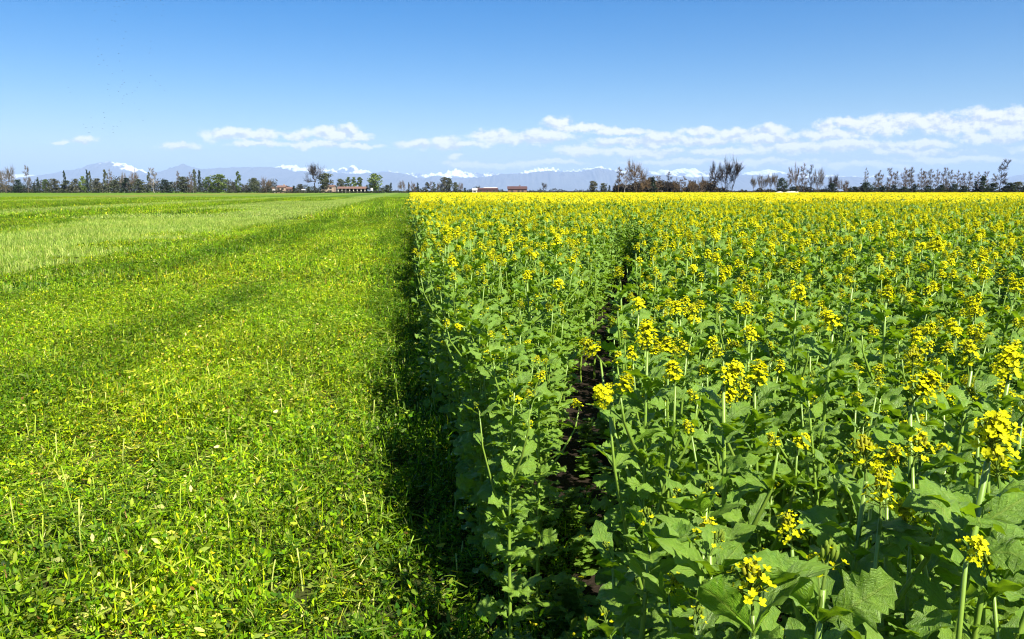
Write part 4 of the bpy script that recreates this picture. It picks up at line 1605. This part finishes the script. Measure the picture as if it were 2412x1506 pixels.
    (1893, 386, 22, DR, 'bare_slim', 'brown', 1, 'bare_tree', 'tall brown leafless tree right of the tallest brown one'),
    (1907, 388, 12, DR, 'bare_slim', 'dark', 2, 'bare_tree', 'thin straight dark tree among the tall four'),
    (1927, 396, 34, DR, 'bare_round', 'grey', 1, 'bare_tree', 'wide grey leafless tree right of the tall four'),
    (1962, 411, 40, DR - 8, 'bare_round', 'dark', 0, 'bare_tree', 'dense dark twiggy tree sloping down right of the wide grey one'),
    (1988, 424, 36, DR, 'bare_round', 'mauve', 1, 'bare_tree', 'low mauve twiggy tree at the right end of its group'),
    (1868, 440, 30, DR - 10, 'leafy_bush', 'deep', 2, 'bush', 'dark scrub at the foot of the tall four'),
    (1958, 432, 30, DR - 10, 'leafy_bush', 'deep', 1, 'bush', 'dark scrub under the dense dark twiggy tree'),
    (2037, 397, 12, DR, 'bare_slim', 'grey', 1, 'bare_tree', 'lone thin leafless tree rising from a dark bush at the start of the hedge'),
    (2041, 430, 42, DR - 8, 'leafy_bush', 'deep', 0, 'bush', 'broad dark bush at the start of the right hedge'),
    (2297, 427, 13, DR - 8, 'leafy_cypress', 'deep', 0, 'tree', 'narrow black evergreen in the right hedge, left of the taller one'),
    (2314, 416, 24, DR - 10, 'leafy_cypress', 'deep', 1, 'tree', 'black pointed evergreen left of the leaning tree'),
    (2349, 374, 26, DR - 30, 'bare_slim', 'dark', 2, 'bare_tree', 'tall leaning leafless tree standing out near the right picture edge', None, .18),
    (2376, 431, 44, DR - 8, 'leafy_bush', 'deep', 1, 'bush', 'dark rounded bush right of the leaning tree'),
    (2397, 429, 40, DR, 'leafy_bush', 'haze', 2, 'bush', 'grey-brown rounded bush at the right picture edge'),
]
ORD = ('first second third fourth fifth sixth seventh eighth ninth tenth eleventh twelfth thirteenth fourteenth fifteenth sixteenth seventeenth eighteenth nineteenth').split()
for a in T:
    a = list(a)
    if a[4] == 'leafy_bush' and a[0] < 640:
        a[2] *= 1.3
    tree(*a[:9], *a[9:])
for i, (px, top) in enumerate([(2064, 408), (2072, 402), (2095, 396), (2110, 404), (2126, 396), (2137, 400), (2146, 394), (2165, 398), (2176, 404), (2187, 399), (2203, 400), (2221, 395), (2235, 401), (2253, 402), (2266, 408),
                               (2280, 405), (2301, 406), (2318, 404), (2339, 410)]):
    tree(px, top, 17 if i % 3 else 22, DR + 15 * (i % 2), 'bare_slim', ('grey', 'mauve', 'brown')[i % 3], i % 3, 'bare_tree',
         '%s slim leafless tree from the left in the even row above the right hedge' % ORD[i], 'slim leafless trees of the right row')
for i, (px, top, w) in enumerate([(2010, 440, 26), (2075, 440, 30), (2105, 437, 24), (2130, 440, 28), (2155, 435, 26), (2185, 438, 30), (2215, 436, 24), (2245, 434, 30), (2270, 438, 26), (2335, 432, 30), (2412, 438, 30)]):
    tree(px, top, w, DR - 5, 'leafy_bush', 'deep', i % 3, 'bush', '%s dark low bush from the left in the hedge beneath the slim right row' % ORD[i], 'dark bushes of the right hedge', 0.0, 'bush')


def undergrowth(name, x0, x1, D, n, h, depth, cols, label, seed):
    r = np.random.default_rng(seed)
    mb = MB()
    px = r.uniform(x0, x1, n)
    prof = .55 + .45 * fbm1(px / 14.0 + 40, seed, 3)
    z = r.uniform(0, 1, n) ** .85 * h * np.clip(prof, .15, 1.3)
    yy = D + r.uniform(0, depth, n)
    c = np.stack([(px - 1206) / FH * D, yy, z], 1)
    d, s, nn = frame_dirs(n, -30, 75, r)
    col = np.array(cols)[r.integers(0, len(cols), n)] * r.uniform(.7, 1.3, (n, 1))
    strips(mb, c, d, s, nn, r.uniform(.5, 1.3, n), r.uniform(.3, .7, n), -.3, (.5, 1, .4), col)
    o = obj(name, mb.mesh(name, M_HEDGE))
    tag(o, label, kind='stuff')


undergrowth('far_undergrowth', -80, 640, 662, 34000, 12.0, 20, [(.06, .06, .04), (.035, .04, .022), (.085, .08, .055)], 'low dark undergrowth along the left tree line', 31)
undergrowth('farm_undergrowth', 600, 1130, 668, 9000, 6.0, 12, [(.05, .05, .035), (.03, .038, .02), (.07, .08, .04)], 'low dark undergrowth round the farm', 32)
undergrowth('middle_undergrowth', 1100, 1470, 640, 2600, 3.2, 10, [(.05, .05, .04), (.03, .038, .025)], 'low far hedge behind the red roofs', 33)
undergrowth('wood_undergrowth', 1450, 1690, 428, 13000, 8.0, 12, [(.10, .075, .05), (.06, .05, .035), (.035, .033, .025)], 'brown brushwood filling the right wood', 34)
undergrowth('hedge_undergrowth', 1690, 2520, 432, 15000, 3.8, 8, [(.03, .032, .02), (.05, .045, .03), (.075, .06, .045)], 'dark brush along the foot of the right trees', 35)


# ------------------------------------------------------------------ buildings
def flat_mat(name, col, col2=None, scale=1.5, rough=.85):
    m, t = new_mat(name)
    geo = t.n('ShaderNodeNewGeometry')
    ns = t.noise(geo.outputs['Position'], scale, 5.0, .6)
    c = t.mix(ns, col, col2 or tuple(x * .7 for x in col))
    b = principled(t, c, rough, .2, ns, .02, .3)
    finish(t, b.outputs[0])
    return m


M_PINK = flat_mat('pink_render', (.34, .25, .19), (.28, .21, .16), .5)
M_CREAM = flat_mat('cream_render', (.52, .46, .38), (.44, .39, .32), .5)
M_WHITE = flat_mat('white_render', (.58, .56, .52), (.46, .44, .41), .5)
M_ROOF = flat_mat('clay_roof', (.17, .095, .07), (.11, .07, .055), 2.5)
M_MAROON = flat_mat('maroon_roof', (.085, .045, .04), (.065, .037, .033), 1.0)
M_DARK = flat_mat('dark_opening', (.02, .02, .022), (.035, .03, .03), 1.0)
M_SHUT = flat_mat('shutter', (.06, .05, .04), (.09, .07, .05), 2.0)
M_HEAP = flat_mat('pale_heap', (.50, .46, .40), (.36, .33, .28), 1.2)


def gable_roof(mb, x0, x1, y0, y1, z, rise, over=.4, th=.18):
    ym = (y0 + y1) / 2
    a, b, c, d = x0 - over, x1 + over, y0 - over, y1 + over
    v = [(a, c, z), (b, c, z), (b, ym, z + rise), (a, ym, z + rise), (b, d, z), (a, d, z)]
    v += [(x, y_, zz + th) for x, y_, zz in v]
    mb.add(v, [(6, 7, 8, 9), (9, 8, 10, 11), (0, 3, 2, 1), (3, 5, 4, 2), (0, 1, 7, 6), (4, 5, 11, 10), (0, 6, 9, 3), (3, 9, 11, 5), (1, 2, 8, 7), (2, 4, 10, 8)])


def house(name, px0, px1, D, depth, wall_h, rise, wall_m, roof_m, label, cat, wins, chimney=None, door=None):
    x0, x1 = far_x(px0, D), far_x(px1, D)
    root = empty(name, ((x0 + x1) / 2, D, 0))
    tag(root, label, cat)
    w = (x1 - x0) / 2
    mb = MB()
    ym = depth / 2
    v = [(-w, 0, 0), (w, 0, 0), (w, depth, 0), (-w, depth, 0), (-w, 0, wall_h), (w, 0, wall_h), (w, depth, wall_h), (-w, depth, wall_h), (w, ym, wall_h + rise - .02), (-w, ym, wall_h + rise - .02)]
    mb.add(v, [(0, 1, 5, 4), (2, 3, 7, 6), (1, 2, 6, 8, 5), (3, 0, 4, 9, 7)])
    wall = obj('wall', mb.mesh('wall', wall_m, False), root)
    rb = MB()
    gable_roof(rb, -w, w, 0, depth, wall_h + .02, rise)
    roof = obj('roof', rb.mesh('roof', roof_m, False), root)
    if chimney:
        cb = MB()
        box(cb, chimney - .4, chimney + .4, ym - .4, ym + .4, wall_h + rise * .6, wall_h + rise + 1.1)
        obj('chimney', cb.mesh('chimney', wall_m, False), roof)
    for (wx, wz) in wins:
        wb = MB()
        box(wb, wx - .5, wx + .5, -.06, .12, wz, wz + 1.4)
        win = obj('window', wb.mesh('window', M_DARK, False), root)
        for sgn in (-1, 1):
            sb = MB()
            box(sb, wx + sgn * .78 - .26, wx + sgn * .78 + .26, -.09, -.003, wz, wz + 1.4)
            obj('shutter', sb.mesh('shutter', M_SHUT, False), win)
    if door is not None:
        db = MB()
        box(db, door - .6, door + .6, -.05, .1, .02, 2.2)
        obj('door', db.mesh('door', M_SHUT, False), root)
    return root


undergrowth('front_hedge', 636, 900, DL - 24, 2600, 2.6, 4, [(.04, .042, .025), (.03, .036, .02), (.06, .065, .03)], 'low dark hedge in front of the farmhouses and barn', 36)
house('farmhouse', 652, 672, DL - 14, 8, 4.3, 1.5, M_PINK, M_ROOF, 'low pink farmhouse with tiled roof right of the mauve leafless tree', 'house', [(-2, 2.4), (1.2, 2.4), (-2, .9)], 1.5, 0.4)
house('farm_outbuilding', 673, 687, DL - 12, 7, 3.3, 1.3, M_ROOF, M_ROOF, 'brown-red outbuilding joined on the right of the pink farmhouse', 'outbuilding', [(-1.2, 1.2), (1.4, 1.2)])
house('gatehouse', 642, 647, DL - 15, 2.0, 3.4, .5, M_WHITE, M_ROOF, 'small white upright building left of the pink farmhouse', 'outbuilding', [], None, 0.0)
house('shed', 711, 719, DL - 14, 4, 2.3, .5, M_WHITE, M_WHITE, 'small white shed low between farmhouse and gnarled tree', 'shed', [(-.4, .6)], None, None)
house('farmhouse', 757, 786, DL - 14, 9, 4.9, 1.2, M_PINK, M_ROOF, 'two-storey pink farmhouse under the gnarled tree with wide tiled eaves', 'house', [(-3.4, 3.0), (-.8, 3.0), (2.4, 3.0), (-3.4, .8), (2.4, .8)], -2.0, .8)


def barn():
    D = DL - 16
    x0, x1 = far_x(795, D), far_x(861, D)
    w = (x1 - x0) / 2
    root = empty('barn', ((x0 + x1) / 2, D, 0))
    tag(root, 'long open barn with red-brown tiled roof on pale pillars', 'barn')
    rb = MB(); gable_roof(rb, -w, w, 0, 9, 3.3, 1.6, .5)
    obj('roof', rb.mesh('roof', M_ROOF, False), root)
    bb = MB(); box(bb, -w, w, 8.6, 8.9, 0, 3.28)
    obj('back_wall', bb.mesh('back_wall', M_DARK, False), root)
    pm = MB(); box(pm, -.32, .32, -.32, .32, 0, 3.28)
    me = pm.mesh('pillar', M_CREAM, False)
    for k in range(8):
        o = obj('pillar', me, root)
        o.location = (-w + .5 + (2 * w - 1) * k / 7, .4, 0)
    lb = MB(); box(lb, -w + .9, -w * .55, 2.0, 6.0, 0, 2.6)
    obj('bale_stack', lb.mesh('bale_stack', M_MAROON, False), root)


barn()
house('gabled_shed', 1113, 1123, DC, 6, 2.0, 1.3, M_WHITE, M_WHITE, 'white gabled shed peeping over the yellow crop', 'shed', [(0, .7)])
house('long_barn', 1124, 1172, DC + 8, 10, 2.6, 1.2, M_MAROON, M_MAROON, 'long low maroon barn right of the white gabled shed', 'barn', [(-5, .9), (0, .9), (5, .9)])
house('greenhouse', 1140, 1170, DC + 30, 8, 3.2, 1.0, M_WHITE, M_WHITE, 'pale greenhouse roof showing over the long maroon barn', 'greenhouse', [(-3, 1.2), (2, 1.2)])
house('farm', 1196, 1241, DC, 12, 2.9, 2.0, M_ROOF, M_MAROON, 'farm building with broad maroon roof alone above the yellow crop', 'barn', [(-4, .8), (1, .8), (4, .8)], 2.0)
mbp = MB()
tube(mbp, [(0, 0, 0), (0, 0, 4.2)], [.12, .10], 6)
signpost = empty('sign', (far_x(876, DL - 18), DL - 18, 0))
tag(signpost, 'white board on a post before the large fresh green tree', 'sign')
obj('post', mbp.mesh('post', M_SHUT), signpost)
mbs = MB(); box(mbs, -.9, .9, -.2, -.125, 1.9, 3.9)
obj('board', mbs.mesh('board', M_WHITE, False), signpost)


def heap(px, w, h, D, label, seed):
    r = np.random.default_rng(seed)
    mb = MB()
    nx, ny = 22, 8
    V = []
    for j in range(ny):
        for i in range(nx):
            u, v = i / (nx - 1) * 2 - 1, j / (ny - 1) * 2 - 1
            k = max(0, 1 - u * u) ** .6 * max(0, 1 - v * v) ** .6
            V.append((u * w / 2, v * 2.5, -.05 + h * k * r.uniform(.75, 1.1)))
    f = [(j * nx + i, j * nx + i + 1, (j + 1) * nx + i + 1, (j + 1) * nx + i) for j in range(ny - 1) for i in range(nx - 1)]
    mb.add(V, f)
    o = obj('earth_heap', mb.mesh('earth_heap', M_HEAP))
    o.location = (far_x(px, D), D, 0)
    tag(o, label, 'heap')


heap(1836, 6.0, 1.45, 395, 'smaller pale heap, left of two, over the yellow crop', 1)
heap(1866, 10.0, 1.6, 395, 'longer pale heap under the dark rounded bush', 2)


# ------------------------------------------------------------------ birds high on the left
def bird_mesh():
    mb = MB()
    tube(mb, [(0, -.22, 0), (0, -.1, .02), (0, .08, .02), (0, .22, 0)], [.01, .06, .06, .01], 6, (.05, .05, .055))
    for s in (-1, 1):
        v = [(s * .04, .08, .02), (s * .04, -.08, .02), (s * .28, -.02, .13), (s * .28, .10, .13), (s * .55, -.06, .06), (s * .55, -.0, .06)]
        mb.add(v + [(x, y_, z - .012) for x, y_, z in v], [(0, 1, 2, 3), (3, 2, 4, 5), (6, 9, 8, 7), (9, 11, 10, 8)], (.06, .06, .065))
    return mb.mesh('bird', M_STRAW)


BIRD = bird_mesh()
z4 = 400 / 1772.0
birds = [(545, 110), (560, 30), (775, 20), (750, 70), (800, 70), (770, 150), (725, 213), (757, 223), (850, 10), (880, 40), (1080, 72), (1258, 50), (1260, 110), (1245, 165), (1235, 8),
         (868, 335), (848, 405), (830, 480), (795, 560), (805, 640), (572, 415), (582, 512), (580, 590), (618, 572), (638, 630), (590, 676), (678, 690), (1130, 437), (1128, 505), (1118, 556),
         (833, 742), (730, 772), (228, 800), (252, 862), (268, 915), (288, 968), (685, 882), (680, 935), (698, 998), (840, 838), (855, 862), (832, 882), (812, 910), (792, 957), (850, 1003), (880, 985),
         (838, 1035), (838, 1085), (938, 972), (963, 950), (990, 912), (1015, 860), (1130, 790), (1182, 848), (1228, 895), (1275, 945), (960, 1078), (1008, 1146), (1042, 1216), (1048, 1258),
         (640, 1180), (648, 1230), (642, 1288), (628, 1345), (508, 1232), (428, 1298), (455, 1333), (520, 1328), (488, 1388), (742, 1320), (780, 1320), (735, 1350), (738, 1385), (812, 1268)]
for i, (bx, by) in enumerate(birds):
    p = at_depth(100 + bx * z4, by * z4, rnd.uniform(330, 380))
    o = obj('bird', BIRD)
    o.location = p
    o.rotation_euler = (rnd.gauss(0, .15), rnd.gauss(0, .2), rnd.gauss(1.2, .25))
    tag(o, 'tiny dark bird in the loose flock high over the left field', 'bird', 'flock of birds over the left field')
